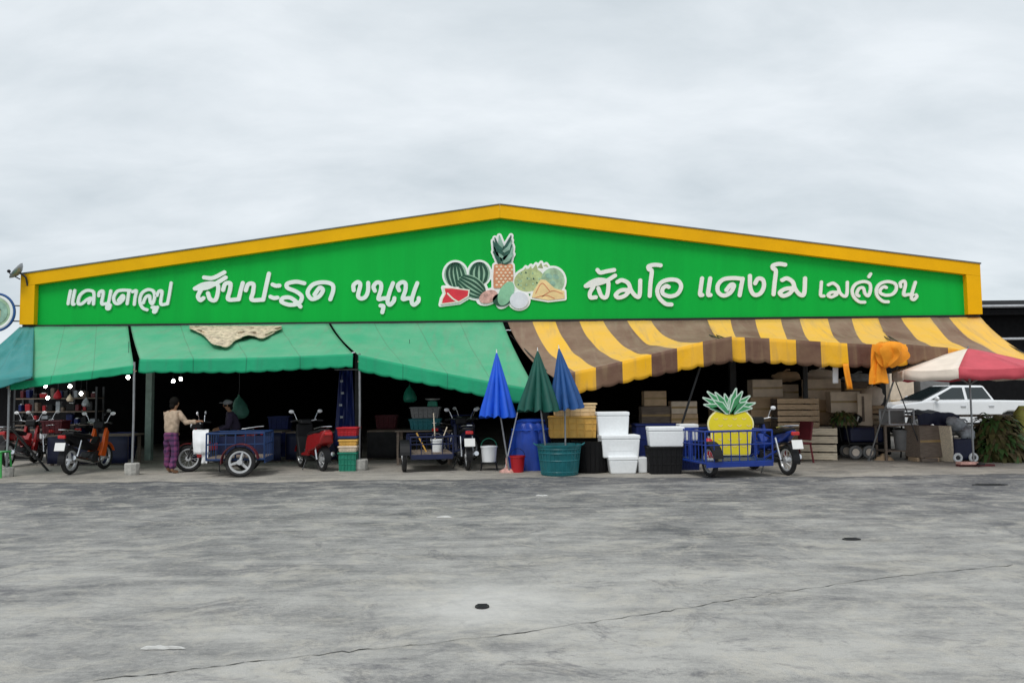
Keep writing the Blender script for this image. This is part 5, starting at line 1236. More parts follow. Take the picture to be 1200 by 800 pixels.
# ------------------------------------------------------------------ stack beside the pole, blue curtain, small things
bs = [('green_plastic', 530, 552, 'green plastic crate at the bottom of the stack beside the pole'), ('card_pale', 523, 530, 'tan shallow tray in the stack beside the pole'), ('yellow_plastic', 516, 523, 'yellow shallow tray in the stack beside the pole'),
      ('blue_paint', 513, 516.5, 'thin blue tray below the red tray beside the pole'), ('red_plastic', 503, 513, 'red plastic tray on top of the stack beside the pole')]
z = 0.004
for i, (m_, a, b, lab) in enumerate(bs):
    h = (b - a) * 16.8 / FPX; e = 1.2 if m_ == 'red_plastic' else 0
    plastic_crate(lab, 397 - e, 417 + e, a, b, 16.75, 0.34, m_, z=z, ribs=5, taper=0.94, rz=R(random.uniform(-4, 4)), name='plastic_tray' if i else 'plastic_crate'); z += h + 0.006
t = thing('tarpaulin_curtain', 'dark blue tarpaulin curtain hanging behind the stacked trays', 'tarpaulin', W(407, 434, 18.6))
vs = []; n = 14
top_z = W(407, 432, 18.6).z; 
for j in range(13):
    for i in range(n + 1):
        u = i / n; wd = 0.30 + 0.25 * j / 12
        vs.append(((u - 0.6) * wd, 0.05 * math.sin(u * 17 + j * 0.15), -j / 12 * 1.75))
mb = MB(); mb.v = vs; mb.f = [(j * (n + 1) + i, j * (n + 1) + i + 1, (j + 1) * (n + 1) + i + 1, (j + 1) * (n + 1) + i) for j in range(12) for i in range(n)]
o = mb.build('sheet', 'navy_plastic', t, smooth=True); o.modifiers.new('s', 'SOLIDIFY').thickness = 0.006
MB().tube([(-0.3, 0.0, 0.02), (0.4, 0.0, 0.02)], 0.012, 6).build('rail', 'steel_grey', t)
for k in range(5): MB().box((-0.12 + 0.035 * (k % 2) - 0.01 * k, -0.07, -0.25 - 0.28 * k), (0.07, 0.012, 0.05)).build('tag', 'bag_grey', t)

# load of the dark trike
x, z0, w_, h = span(506, 518, 522, 537, 16.9); 
bucket('white bucket standing in the dark trike', 512, 522, 537, 16.95, 0.13, 'foam', z=0.37)
strut('pale wooden handle standing upright in the dark trike', W(511, 534, 16.95), W(508, 484, 16.95), 0.012, 'wood_pale')
strut('pale wooden handle leaning in the dark trike', W(511, 533, 16.9), W(524, 500, 16.9), 0.012, 'wood_pale')
strut('yellow bent pipe handle at the left of the dark trike', W(500, 530, 17.0), W(488, 507, 17.0), 0.016, 'yellow_plastic')
plastic_crate('teal wire crate stacked behind the dark trike', 480, 516, 488, 501, 18.2, 0.4, 'teal_plastic', ribs=6, z=0.79)
plastic_crate('grey wire crate on top of the teal crate behind the dark trike', 481, 515, 475, 488, 18.2, 0.4, 'grey_plastic', ribs=6, z=1.06)
t = thing('stall_table', 'dark table under the wire crates behind the dark trike', 'table', GX(498, 18.4))
MB().box((0, 0, 0.77), (1.3, 0.7, 0.03)).build('top', 'wood_grey', t)
for a in (-1, 1):
    for b in (-1, 1): MB().box((a * 0.58, b * 0.28, 0.378), (0.06, 0.06, 0.755)).build('leg', 'wood_grey', t)
t = thing('kitchen_scale', 'small scale with pale pan standing on the wire crates', 'scale', W(505, 476, 18.0)); t.location.z = 1.325; t.location.y = 18.4
MB().box((0, 0, 0.06), (0.2, 0.18, 0.12), None, 1.2).build('body', 'green_plastic', t, bevel=0.01); MB().lathe([(0.05, 0.12), (0.17, 0.16), (0.18, 0.18)], 20).build('pan', 'alloy', t, smooth=True)

# clutter in the dark at the left end
def hanging_bag(label, px, py, Y, r, matn, sc=(0.8, 0.5, 1.2)):
    c_ = W(px, py, Y); t = thing('hanging_bag', label, 'bag', c_)
    rnd = random.Random(px * 7 + py); mb = MB(); prof = [(0.12, 0.15), (0.08, 0.0), (0.35, -0.3), (0.7, -0.9), (0.9, -1.5), (0.95, -1.9), (0.7, -2.2), (0.3, -2.3)]
    mb.lathe([(a * r, b * r) for a, b in prof], 18, mod=lambda a, j: 1 + 0.12 * math.sin(a * 3 + j + px) + 0.08 * math.sin(a * 7 + 2 * j)).build('bag', matn, t, smooth=True)
    MB().tube([(0, 0, -0.02), (0.01, 0, 0.25), (0, 0, max(0.3, 2.9 - c_.z))], 0.006, 4).build('string', 'steel_dark', t); return t
hb = [(30, 461, 'bag_grey', 'pale grey plastic bag hanging at the far left'), (42, 458, 'red_plastic', 'small red bag hanging at the far left'), (68, 457, 'lantern_red', 'round red bag hanging above the orange motorcycle'), (58, 466, 'bag_teal', 'dull green bag hanging left of the round red bag'),
      (82, 462, 'card_pale', 'tan bag hanging right of the round red bag'), (101, 466, 'bag_grey', 'grey bag hanging near the left pole light'), (20, 466, 'white_cloth', 'white bag hanging behind the far left pole'), (49, 470, 'maroon_plastic', 'dark red bag hanging low at the far left')]
for i in (2, 4, 5): hanging_bag(hb[i][3], hb[i][0], hb[i][1], 19.6 + 0.3 * (i % 3), (0.13, 0.08, 0.10, 0.16, 0.08, 0.10)[i], hb[i][2])
shx = [GX(a, 20.9).x for a in (14, 112)]; sh = thing('shelf_rack', 'dark shelf rack crowded with small goods at the far left', 'shelf', ((shx[0] + shx[1]) / 2, 20.9, 0)); sw = shx[1] - shx[0]
for z_ in (0.9, 1.25, 1.6): MB().box((0, 0.2, z_), (sw, 0.4, 0.03)).build('shelf_board', 'wood_grey', sh)
for a in (-1, 1):
    for b in (0.02, 0.38): MB().box((a * (sw / 2 - 0.02), b, 0.95), (0.05, 0.05, 1.9)).build('upright', 'steel_dark', sh)
rs = random.Random(12); pal = (('bag_grey', 'grey packet'), ('red_plastic', 'red packet'), ('wood_grey', 'brown packet'), ('black_plastic', 'black packet'), ('maroon_plastic', 'dark red packet'), ('navy_plastic', 'navy packet'))
ords = 'first second third fourth fifth sixth seventh eighth ninth tenth eleventh twelfth thirteenth fourteenth fifteenth'.split()
for z_, shn in ((0.9, 'bottom'), (1.25, 'middle'), (1.6, 'top')):
    x_ = -sw / 2 + 0.1; kk = 0
    while x_ < sw / 2 - 0.1:
        m_, nm = pal[rs.randrange(6)]; w_ = rs.uniform(0.08, 0.2); h_ = rs.uniform(0.1, 0.27)
        t = thing('packet', 'small ' + nm + ', ' + ords[kk] + ' from the left on the ' + shn + ' shelf of the dark rack', 'packet', (sh.location.x + x_ + w_ / 2, 21.05 + rs.uniform(-0.05, 0.05), z_ + 0.017), R(rs.uniform(-20, 20)), group='packets on the shelf rack'); kk += 1
        MB().box((0, 0, h_ / 2), (w_, 0.16, h_), None, rs.uniform(0.8, 1.1)).build('wrapper', m_, t, bevel=0.02); MB().box((0, 0, h_ + 0.012), (w_ * 0.5, 0.08, 0.024)).build('cap', 'black_plastic' if rs.random() < 0.75 else 'foam', t)
        x_ += w_ + rs.uniform(0.02, 0.12)
hanging_bag('dim green plastic bag hanging above the bending person', 280, 464, 19.2, 0.24, 'bag_teal')
hanging_bag('dim green bottle-shaped bag hanging above the wire crates', 480, 452, 18.6, 0.17, 'green_plastic')
rz = R(75); motorcycle('silver motorcycle parked in the dark behind the orange one', (GX(44, 19.8).x, 20.1, 0.004), R(130), 'alloy', cat='motorcycle', plate=False)
motorcycle('dark motorcycle parked behind the load of the dark trike', (GX(536, 18.6).x, 18.7, 0.004), R(60), 'navy_paint', plate=False)
motorcycle('red motorcycle parked in the dark beside the far left shelf rack', (GX(22, 19.2).x, 19.3, 0.004), R(95), 'red_paint', plate=False)
motorcycle('dark motorcycle parked against the left end wall', (GX(88, 20.3).x, 21.0, 0.004), R(100), 'navy_paint', plate=False)
def stall(label, px0, px1, Y, ztop, matn, depth=0.8):
    a, b = GX(px0, Y).x, GX(px1, Y).x; t = thing('stall_table', label, 'table', ((a + b) / 2, Y + depth / 2, 0)); wd = b - a
    MB().box((0, 0, ztop - 0.02), (wd, depth, 0.04)).build('top', 'wood_grey', t)
    n = max(6, int(wd * 9)); vs = []
    for j in range(5):
        for i in range(n + 1):
            u = i / n; vs.append(((u - 0.5) * wd * 0.99, -depth / 2 - 0.012 + 0.02 * math.sin(u * wd * 17) * (j / 4), ztop - 0.03 - (ztop - 0.08) * j / 4))
    mb = MB(); mb.v = vs; mb.f = [(j * (n + 1) + i, j * (n + 1) + i + 1, (j + 1) * (n + 1) + i + 1, (j + 1) * (n + 1) + i) for j in range(4) for i in range(n)]
    o = mb.build('skirt', matn, t, smooth=True); o.modifiers.new('s', 'SOLIDIFY').thickness = 0.005
    for s in (-1, 1):
        for q in (-1, 1): MB().box((s * (wd / 2 - 0.08), q * (depth / 2 - 0.08), ztop / 2 - 0.03), (0.06, 0.06, ztop - 0.06)).build('leg', 'wood_grey', t)
    return t
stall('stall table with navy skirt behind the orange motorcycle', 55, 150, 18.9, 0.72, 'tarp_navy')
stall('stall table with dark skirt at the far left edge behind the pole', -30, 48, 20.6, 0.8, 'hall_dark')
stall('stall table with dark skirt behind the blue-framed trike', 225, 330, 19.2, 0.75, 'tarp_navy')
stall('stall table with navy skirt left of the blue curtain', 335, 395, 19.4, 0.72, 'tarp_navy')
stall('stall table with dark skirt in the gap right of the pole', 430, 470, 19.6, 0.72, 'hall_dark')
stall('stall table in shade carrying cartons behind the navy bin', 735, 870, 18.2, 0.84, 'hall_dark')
ordn = ['lowest', 'second', 'third']
for i, (px, Y, n_, m_, wh) in enumerate([(60, 19.4, 1, 'maroon_plastic', 'maroon crate on the navy-skirted table behind the orange motorcycle'), (140, 20.6, 2, 'navy_plastic', 'navy crate in the stack between the left pole and the green column'), (242, 20.6, 2, 'green_plastic', 'green crate in the stack in the dark behind the trike'),
                                         (326, 21.0, 3, 'navy_plastic', 'navy crate in the stack in the dark left of the scooter'), (352, 20.6, 1, 'teal_plastic', 'teal crate in the dark behind the red scooter'), (452, 21.0, 3, 'maroon_plastic', 'maroon crate in the dark stack right of the pole'), (540, 20.6, 3, 'navy_plastic', 'navy crate in the dark stack behind the bright blue parasol')]):
    for k in range(n_):
        plastic_crate((ordn[k] + ' ' if n_ > 1 else '') + wh, px - 12, px + 12, 500, 515, Y, 0.4, m_, z=(0.745 if px == 60 else 0.004) + k * 0.36, group='crates in the dark hall', ribs=4)
# lamps glowing under the awnings
for px, py, Y, lab in ((150, 442, 17.6, 'lit bulb hanging beside the pole near the person in beige'), (203, 446.5, 19.0, 'left one of two lit bulbs hanging above the person in beige'), (212, 444, 19.3, 'right one of two lit bulbs hanging above the person in beige'),
                       (82, 452.5, 18.5, 'lit bulb hanging above the round red bag'), (95, 461, 19.3, 'lit bulb hanging low right of the round red bag'), (56, 466, 19.4, 'lit bulb hanging low left of the round red bag'), (53, 452, 18.4, 'lit bulb hanging just under the leftmost green awning')):
    c_ = W(px, py, Y); t = thing('hanging_bulb', lab, 'bulb', c_, group='bulbs lighting the stalls')
    MB().ball((0, 0, 0), 0.038, 12, 8, (1, 1, 1.15)).build('bulb', 'bulb', t, smooth=True)
    MB().lathe([(0.022, 0.045), (0.022, 0.10)], 10).build('socket', 'black_plastic', t); MB().tube([(0, 0, 0.1), (0, 0, 0.8)], 0.005, 4).build('cord', 'black_plastic', t)

# green stool at the left edge
t = thing('plastic_stool', 'bright green plastic stool cut by the left picture edge', 'stool', GX(-2, 16.3))
MB().box((0, 0, 0.52), (0.34, 0.34, 0.03)).build('seat', 'bright_green_plastic', t, bevel=0.01)
for a in (-1, 1):
    for b in (-1, 1): MB().tube([(a * 0.14, b * 0.14, 0.51), (a * 0.18, b * 0.18, 0.0)], 0.02, 6).build('leg', 'bright_green_plastic', t)
for z_ in (0.2, 0.36): MB().tube([(0.16, -0.165, z_), (-0.16, -0.165, z_)], 0.012, 5).build('stretcher', 'bright_green_plastic', t)

def sack(label, px, py, Y, sz, matn, rot, name='plastic_sack', tie='card'):
    c_ = W(px, py, Y); t = thing(name, label, 'bag', c_, rot=rot)
    MB().ball((0, 0, 0), 1.0, 18, 12, sz).build('body', matn, t, smooth=True)
    for v in t.children[0].data.vertices:
        p = v.co; k = 1 + 0.09 * math.sin(p.x * 31 + p.z * 17) + 0.07 * math.sin(p.z * 43 + p.y * 23); v.co = p * k
    MB().tube([(-sz[0] * 0.2, 0, sz[2] * 0.9), (0, 0, sz[2] * 1.25), (sz[0] * 0.25, 0, sz[2] * 1.2)], 0.02, 6).build('neck', matn, t); return t
# ------------------------------------------------------------------ goods under the striped awnings
carton('dark brown carton on the shaded table, below the tan one', 752, 786, 479, 500, 18.3, 0.4, matn='wood_grey', z=0.845)
carton('tan carton stacked on a dark carton at the back of the shaded table', 755, 781, 461, 478, 18.3, 0.36, z=1.28)
carton('brown carton on the shaded table behind the half hidden foam box', 787, 818, 489, 501, 18.25, 0.4, z=0.845, matn='card')
carton('pale carton on top of the brown one behind the half hidden foam box', 787, 817, 475, 489, 18.25, 0.38, z=1.095, matn='card_pale')
# stack of cartons and crates left to right
carton('big brown carton at the bottom of the carton stack behind the trike', 882, 916, 490, 530, 19.4, 0.5, matn='wood_grey', z=0.004)
carton('brown carton in the middle of the carton stack behind the trike', 880, 914, 462, 490, 19.4, 0.5, z=0.85, matn='card')
carton('tan carton at the top of the carton stack behind the trike', 882, 917, 442, 462, 19.4, 0.45, z=1.45, matn='card_pale')
cxp = W(936, 480, 18.7)
for k in range(5):
    lab = ['wooden crate at the floor of the crate stack behind the maroon chair', 'second wooden crate from the floor behind the maroon chair', 'third wooden crate up in the stack behind the maroon chair', 'fourth wooden crate up in the stack behind the maroon chair', 'topmost wooden crate of the stack behind the maroon chair'][k]
    wood_crate(lab, cxp.x + random.uniform(-.02, .02), 19.0, 0.004 + k * 0.285, (0.98, 0.55, 0.275), 2, R(random.uniform(-2, 2)))
cxp = GX(969, 18.1)
wood_crate('pale slatted wooden crate turned cornerwise on the ground', cxp.x, cxp.y + 0.45, 0.004, (0.78, 0.80, 0.37), 2, R(-22), 'wood_pale', 'wood_grey')
wood_crate('pale slatted wooden crate turned cornerwise, stacked on another', cxp.x + 0.01, cxp.y + 0.44, 0.38, (0.78, 0.80, 0.37), 2, R(-21), 'wood_pale', 'wood_grey')
for px0, px1, py0, py1, Y, z_, m_, lab in ((948, 990, 470, 500, 19.6, 0.75, 'card', 'brown carton on the long table behind the pale crates'), (946, 986, 446, 470, 19.6, 1.36, 'card_pale', 'pale carton high on the long table under the middle striped awning'),
                                          (975, 1008, 458, 482, 19.0, 1.06, 'card_pale', 'pale carton leaning over the black heap on the long table'), (984, 1000, 482, 496, 19.0, 0.75, 'wood_grey', 'small dark carton beneath the pale one on the long table')):
    carton(lab, px0, px1, py0, py1, Y, 0.4, z=z_, matn=m_, rz=R(random.uniform(-6, 6)))
for px0, px1, h_, Y, z_, m_, lab in (
        (905, 942, 0.42, 20.3, 0.004, 'card', 'brown carton on the floor of the rear row, left end'), (906, 940, 0.45, 20.3, 0.44, 'wood_grey', 'grey-brown carton second up in the rear row, left end'), (904, 941, 0.42, 20.3, 0.91, 'card', 'brown carton third up in the rear row, left end'), (908, 938, 0.40, 20.35, 1.35, 'card_pale', 'pale carton topping the rear row, left end'),
        (946, 984, 0.50, 20.4, 0.004, 'wood_grey', 'dark carton on the floor of the rear row, middle'), (947, 985, 0.46, 20.4, 0.52, 'card', 'brown carton second up in the rear row, middle'), (945, 983, 0.44, 20.4, 1.0, 'wood', 'reddish carton third up in the rear row, middle'), (950, 982, 0.34, 20.4, 1.46, 'card_pale', 'pale carton topping the rear row, middle'),
        (988, 1024, 0.50, 20.3, 0.004, 'card', 'brown carton on the floor of the rear row, right end'), (989, 1025, 0.42, 20.3, 0.52, 'card_pale', 'pale carton second up in the rear row, right end'), (987, 1022, 0.42, 20.3, 0.96, 'card', 'brown carton third up in the rear row, right end'), (992, 1020, 0.40, 20.3, 1.40, 'wood_grey', 'dark carton topping the rear row, right end'),
        (836, 872, 0.46, 19.9, 0.004, 'wood_grey', 'dark carton on the floor behind the pineapple-shaped board'), (838, 872, 0.44, 19.9, 0.48, 'card', 'brown carton second up behind the pineapple-shaped board'), (836, 870, 0.40, 19.9, 0.94, 'card', 'brown carton third up behind the pineapple-shaped board')):
    pyb = 500; carton(lab, px0, px1, pyb, pyb + h_ * FPX / Y, Y, 0.5, z=z_, matn=m_, rz=R(random.uniform(-5, 5)), group='cartons of the rear rows')
for px, py, Y, sz, rot, m_, lab in ((1022, 466, 19.3, (0.26, 0.2, 0.3), 8, 'umb_white', 'pale cream sack standing high on the long table'), (1000, 474, 19.5, (0.24, 0.2, 0.2), -15, 'card_pale', 'tan sack slumped on the long table'), (962, 440, 20.5, (0.42, 0.24, 0.16), 80, 'umb_white', 'cream sack lying on top of the rear row of cartons'), (1006, 444, 20.5, (0.40, 0.22, 0.15), 95, 'bag_grey', 'grey sack lying on top of the rear row of cartons'), (922, 441, 20.4, (0.36, 0.2, 0.14), 86, 'card', 'brown sack lying on top of the rear row of cartons')):
    sack(lab, px, py, Y, sz, m_, (0, R(rot if abs(rot) < 40 else 0), 0))
for k, (px, Y, z_, sz, lab) in enumerate(((1000, 18.6, 0.76, (0.55, 0.36, 0.2), 'small fruit crate at the front edge of the long table'), (1030, 18.9, 0.76, (0.5, 0.36, 0.24), 'small fruit crate at the right end of the long table'), (1030, 18.95, 1.01, (0.5, 0.36, 0.22), 'small fruit crate stacked at the right end of the long table'))):
    q = GX(px, Y); wood_crate(lab, q.x, Y + 0.3, z_, sz, 2, R(random.uniform(-14, 14)), 'wood_pale' if k % 2 else 'wood')
stall('long stall table behind the pale slatted crates', 955, 1045, 19.0, 0.745, 'hall_dark', 1.2)
t = thing('board', 'pale flat board leaning upright on the long table', 'board', W(1014, 495, 18.75)); t.location.z = 0.75
MB().box((0, 0, 0.38), (0.34, 0.03, 0.76), (R(-8), R(4), 0)).build('sheet', 'card_pale', t); MB().box((-0.05, -0.03, 0.40), (0.05, 0.02, 0.6), (R(-8), R(4), 0)).build('batten', 'wood_grey', t)
hm = thing('helmet', 'black helmet with white mark lying on the long table', 'helmet', W(1003, 488, 18.8)); hm.location.z = 0.90
MB().ball((0, 0, 0), 0.15, 16, 10, (1, 1, 0.95)).build('shell', 'black_plastic', hm, smooth=True); MB().box((-0.02, -0.148, 0.02), (0.03, 0.02, 0.12), (0, R(20), 0)).build('stripe', 'plate_white', hm); MB().torus((0, 0, -0.12), 0.10, 0.02, 'z', 20, 6).build('rim', 'black_plastic', hm, smooth=True)
def heap(name, label, cat, c, size, n, leaf, mats, seed):
    rnd = random.Random(seed); t = thing(name, label, cat, c)
    mb = MB(); mb.lathe([(size[0] * 0.95, 0.0), (size[0] * 0.9, size[2] * 0.4), (size[0] * 0.6, size[2] * 0.8), (0.03, size[2] * 0.92)], 16, mod=lambda a, j: 1 + 0.15 * math.sin(a * 3 + j))
    mb.build('core', mats[0], t, smooth=True)
    for m_ in mats:
        lb = MB()
        for k in range(n):
            a = rnd.uniform(0, 2 * math.pi); h = rnd.uniform(0.1, 1.0); r = size[0] * (1.05 - 0.75 * h * h)
            p = Vector((r * math.cos(a), r * math.sin(a) * size[1] / size[0], size[2] * h)); d = Vector((math.cos(a), math.sin(a), rnd.uniform(-1.4, 0.5))).normalized(); s_ = d.cross(Vector((0, 0, 1))).normalized() * leaf * rnd.uniform(0.12, 0.25); L_ = leaf * rnd.uniform(0.6, 1.3)
            q = p + d * L_ * 0.5 + Vector((0, 0, 0.02)); e = p + d * L_ - Vector((0, 0, L_ * 0.35))
            lb.add([p - s_ * 0.3, p + s_ * 0.3, q + s_, q - s_, e], [(0, 1, 2, 3), (3, 2, 4)])
        o = lb.build('leaves', m_, t); o['kind'] = 'stuff'
    return t
heap('leaf_heap', 'heap of dried brown-green leaves at the right under the parasol', 'leaves', GX(1170, 17.6), (0.50, 0.42, 1.0), 170, 0.32, ['leaf_dry', 'sack_brown', 'leaf_green'], 3)
heap('leaf_heap', 'small green leafy bunch on the black heap behind the pale crates', 'leaves', W(988, 494, 18.6), (0.22, 0.2, 0.22), 60, 0.18, ['leaf_dry', 'leaf_green'], 5)
hl = thing('sack', 'pale yellow-green sack cut by the right picture edge', 'sack', GX(1203, 17.9))
MB().lathe([(0.22, 0.0), (0.27, 0.2), (0.26, 0.7), (0.20, 1.05), (0.10, 1.2)], 20, mod=lambda a, j: 1 + 0.08 * math.sin(a * 5 + j)).build('body', 'leaf_yellow', hl, smooth=True); MB().torus((0, 0, 1.12), 0.14, 0.015, 'z', 16, 5).build('tie', 'card', hl)
# handcart
hc = thing('handcart', 'low black handcart with pale wheels, beside the pale slatted crates', 'handcart', G(1018, 538))
MB().box((0, 0.25, 0.36), (0.9, 0.55, 0.05)).build('deck', 'black_plastic', hc, bevel=0.01)
MB().box((0, 0.25, 0.56), (0.78, 0.45, 0.34)).build('black_load', 'tarp_navy', hc, bevel=0.05)
for x_, y_ in ((-0.30, 0.0), (0.02, 0.0), (-0.30, 0.5), (0.02, 0.5)):
    w_ = MB().torus((0, 0, 0), 0.12, 0.04, 'y', 24, 8).build('wheel', 'grey_plastic', hc, (x_, y_, 0.164), smooth=True); MB().lathe([(0.085, -0.03), (0.085, 0.03)], 16, axis='y').build('hub', 'umb_white', w_)
MB().tube([(-0.42, 0.05, 0.38), (-0.5, 0.05, 0.95), (-0.5, 0.45, 0.95), (-0.42, 0.45, 0.38)], 0.014, 6).build('handle', 'steel_dark', hc)
t = thing('rag', 'brown rag dropped on the ground beside the handcart', 'rag', G(1036, 539))
vs = [(0.22 * math.cos(a) * r_, 0.16 * math.sin(a) * r_, 0.11 * (1 - r_ ** 2) * (1 + 0.5 * math.sin(a * 3 + r_ * 6)) + 0.004) for r_ in (0.02, 0.35, 0.7, 1.0) for a in np.linspace(0, 2 * math.pi, 18, endpoint=False)]
mb = MB(); mb.v = vs; mb.f = [(j * 18 + i, j * 18 + (i + 1) % 18, (j + 1) * 18 + (i + 1) % 18, (j + 1) * 18 + i) for j in range(3) for i in range(18)] + [tuple(range(18))]; mb.build('cloth', 'card', t, smooth=True)
# right table with wire frame box, carton, bucket, bags
rt = thing('trestle_table', 'pale-topped trestle table in front of the pickup', 'table', GX(1112, 18.4)); tz = W(1112, 487, 18.4).z
for k in range(4): MB().box((0.2, -0.3 + 0.2 * k, tz), (2.5, 0.19, 0.03)).build('top_plank', 'wood_grey', rt)
for x_ in (-0.95, 1.3): 
    for y_ in (-0.32, 0.32): MB().tube([(x_, y_ * 0.6, tz - 0.02), (x_, y_, 0.0)], 0.02, 6).build('leg', 'steel_dark', rt)
MB().tube([(-0.95, -0.25, tz * 0.5), (1.3, -0.25, tz * 0.5)], 0.015, 6).build('stretcher', 'steel_dark', rt)
def frame_box(label, px0, px1, py0, py1, Y, depth, matn):
    x, z0, w_, h = span(px0, px1, py0, py1, Y); t = thing('wire_cage', label, 'cage', (x, Y, z0), R(8)); mb = MB()
    for (a, b) in (((0, 0, 0), (1, 0, 0)), ((0, 0, 1), (1, 0, 1)), ((0, 1, 0), (1, 1, 0)), ((0, 1, 1), (1, 1, 1)), ((0, 0, 0), (0, 0, 1)), ((1, 0, 0), (1, 0, 1)), ((0, 1, 0), (0, 1, 1)), ((1, 1, 0), (1, 1, 1)), ((0, 0, 0), (0, 1, 0)), ((1, 0, 0), (1, 1, 0)), ((0, 0, 1), (0, 1, 1)), ((1, 0, 1), (1, 1, 1))):
        mb.tube([((a[0] - .5) * w_, a[1] * depth, a[2] * h), ((b[0] - .5) * w_, b[1] * depth, b[2] * h)], 0.022, 6)
    mb.build('frame', matn, t)
    MB().box((0, depth / 2, 0.012), (w_ * 0.95, depth * 0.95, 0.012)).build('tray', 'card_pale', t); MB().box((0, depth - 0.01, h / 2), (w_ * 0.95, 0.01, h * 0.9)).build('back_panel', 'grey_plastic', t); return t
frame_box('pale empty box frame lying on a stand left of the brown carton', 1041, 1072, 480, 497, 17.9, 0.35, 'gutter_white')
st = thing('stand', 'dark stand holding the pale box frame and the grey bucket', 'stand', GX(1055, 17.95)); zt = W(1055, 497.5, 17.9).z - 0.02
MB().box((0, 0.15, zt), (0.75, 0.5, 0.03)).build('top', 'wood_grey', st); MB().box((0, 0.15, 0.22), (0.75, 0.5, 0.03)).build('shelf', 'wood_grey', st)
for a in (-1, 1):
    for b in (-0.08, 0.38): MB().box((a * 0.35, b, zt / 2 - 0.01), (0.05, 0.05, zt - 0.02)).build('leg', 'wood_grey', st)
bucket('grey bucket on the lower shelf of the dark stand', 1057, 502, 525, 18.0, 0.19, 'grey_plastic', z=0.236)
carton('large brown carton on a wooden block at the right', 1073, 1105, 497, 533, 17.5, 0.45, rz=R(14), matn='wood_grey', z=0.10)
bl = thing('wooden_block', 'wooden block on the ground under the large brown carton', 'block', GX(1085, 17.6)); MB().box((0, 0.1, 0.05), (0.5, 0.4, 0.09)).build('beam', 'wood', bl, bevel=0.008); MB().box((0, -0.12, 0.05), (0.38, 0.1, 0.08), (0, 0, R(5))).build('beam', 'wood_grey', bl, bevel=0.008)
t = thing('board', 'cream board standing against the large brown carton', 'board', GX(1108, 17.5)); MB().box((0, 0, 0.40), (0.05, 0.4, 0.78), (0, R(-6), R(20))).build('sheet', 'wood_pale', t); MB().box((0.14, 0.05, 0.20), (0.22, 0.1, 0.30), (0, R(8), 0)).build('offcut', 'wood_pale', t, bevel=0.02)
t = thing('cloth', 'black cloth thrown over the trestle table', 'cloth', W(1098, 497, 18.0)); t.location.z = 0.0
vs = []
for j in range(9):
    for i in range(13):
        u = i / 12 - 0.5; v = j / 8; vs.append((u * 0.95 + 0.05 * v, -0.38 + 0.7 * max(0, 0.5 - v) * 2 - 0.02 * math.sin(u * 20) * v + 0.35, tz + 0.04 + 0.10 * math.cos(u * 3) * (1 - v) + 0.02 * math.sin(i * 1.7 + j) - max(0, v - 0.5) * 0.62 * (1 + 0.3 * math.sin(u * 9))))
mb = MB(); mb.v = vs; mb.f = [(j * 13 + i, j * 13 + i + 1, (j + 1) * 13 + i + 1, (j + 1) * 13 + i) for j in range(8) for i in range(12)]; o = mb.build('fabric', 'tarp_navy', t, smooth=True); o.modifiers.new('s', 'SOLIDIFY').thickness = 0.01
sack('grey and white plastic sack slumped off the trestle table', 1124, 500, 17.7, (0.32, 0.16, 0.17), 'bag_grey', (0, R(38), 0))
sack('pale grey plastic sack beside the parasol pole', 1134, 508, 17.5, (0.16, 0.14, 0.15), 'bag_grey', (0, R(10), 0))
bgt = thing('trolley_bag', 'navy trolley bag with white wheels beside the parasol pole', 'trolley bag', GX(1130, 17.3))
MB().box((0, 0.1, 0.28), (0.42, 0.28, 0.46)).build('body', 'tarp_navy', bgt, bevel=0.06); MB().tube([(-0.15, 0.1, 0.5), (-0.15, 0.12, 0.68), (0.15, 0.12, 0.68), (0.15, 0.1, 0.5)], 0.01, 6).build('handle', 'steel_dark', bgt)
for s in (-1, 1):
    w_ = MB().torus((0, 0, 0), 0.075, 0.03, 'y', 20, 8).build('wheel', 'foam', bgt, (s * 0.17, -0.06, 0.109), smooth=True); MB().lathe([(0.04, -0.03), (0.04, 0.03)], 12, axis='y').build('hub', 'steel_dark', w_)
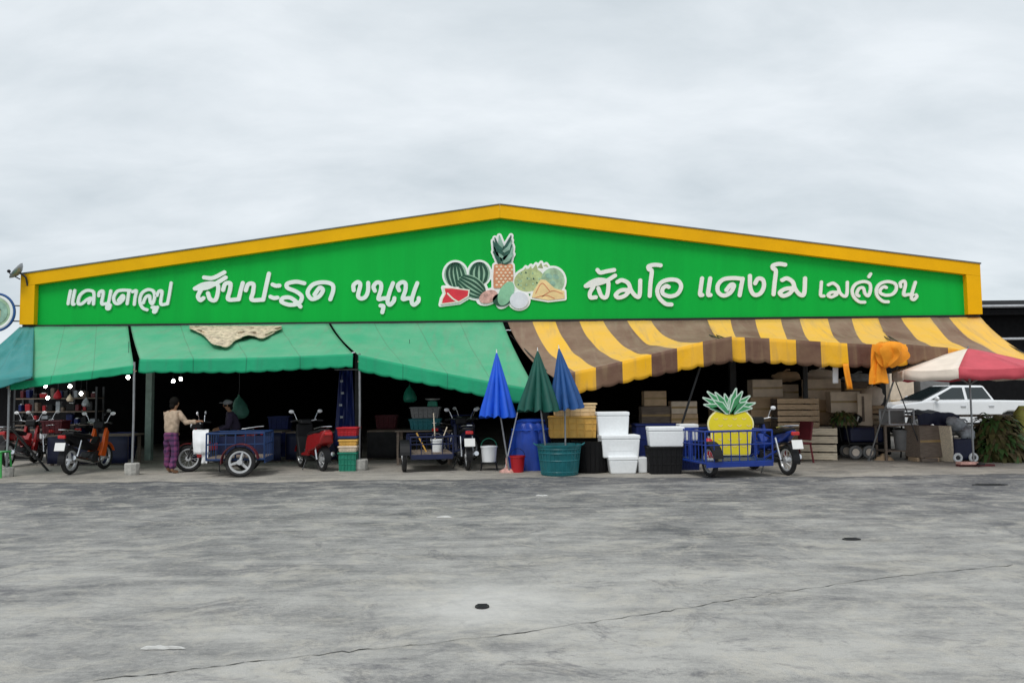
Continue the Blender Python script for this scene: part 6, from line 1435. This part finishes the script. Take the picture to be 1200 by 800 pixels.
# maroon chair
mc = thing('plastic_chair', 'maroon plastic chair facing away beside the crate stack', 'chair', GX(936, 17.7), R(200))
MB().box((0, 0, 0.43), (0.42, 0.42, 0.04)).build('seat', 'maroon_plastic', mc, bevel=0.015); MB().box((-0.22, 0, 0.70), (0.04, 0.42, 0.42), (0, R(-10), 0)).build('backrest', 'maroon_plastic', mc, bevel=0.02)
for a in (-1, 1):
    for b in (-1, 1): MB().tube([(a * 0.18, b * 0.18, 0.42), (a * 0.22, b * 0.22, 0.0)], 0.022, 6).build('leg', 'maroon_plastic', mc)
# orange cloths and the white card hanging from the striped awning
def bundle(label, pxs, Y, matn, seed, wfn):
    rnd = random.Random(seed); P_ = [W(a, b, Y) for a, b in pxs]; o0 = P_[0].copy(); vs = []; n = 22
    L_ = catmull([tuple(p) for p in P_], 5)
    for j, p in enumerate(L_):
        t_ = j / (len(L_) - 1); wd = wfn(t_) * Y / FPX
        for i in range(n):
            a = 2 * math.pi * i / n; k = 1 + 0.26 * math.sin(a * 6 + seed + t_ * 2) + 0.16 * math.sin(a * 10 + t_ * 5)
            vs.append((p[0] + wd * k * math.cos(a) - o0.x, p[1] + 0.55 * wd * k * math.sin(a) - o0.y, p[2] + 0.02 * math.sin(a * 3) - o0.z))
    m_ = len(L_); mb = MB(); mb.v = vs; mb.f = [(j * n + i, j * n + (i + 1) % n, (j + 1) * n + (i + 1) % n, (j + 1) * n + i) for j in range(m_ - 1) for i in range(n)] + [tuple(range(n)), tuple((m_ - 1) * n + i for i in range(n))]
    return tag(mb.build('cloth_bundle', matn, None, o0, smooth=True), label, 'cloth')
bundle('orange cloth bundle tied at the seam of the striped awnings', [(1042, 401), (1043, 408), (1046, 418), (1040, 430)], 16.25, 'orange_cloth', 2, lambda t: 4 + 15 * math.sin(math.pi * (0.1 + 0.8 * t)) ** 0.8 - 5 * t)
bundle('orange cloth hanging below the tied bundle', [(1030, 404), (1030, 420), (1029, 436), (1030, 449)], 16.4, 'orange_cloth', 5, lambda t: 6 + 4 * t)
cloth_strip('cloth', 'narrow orange cloth strip hanging from the middle striped awning', 'cloth', [W(991, 426, 16.55), W(993, 440, 16.55), W(996, 456, 16.55)], 0.12, 'orange_cloth', seed=4)
cloth_strip('card', 'white card hanging under the middle striped awning', 'card', [W(979, 430, 16.9), W(979, 440, 16.9), W(979, 449, 16.9)], 0.12, 'white_cloth', seed=6, wav=0.005)
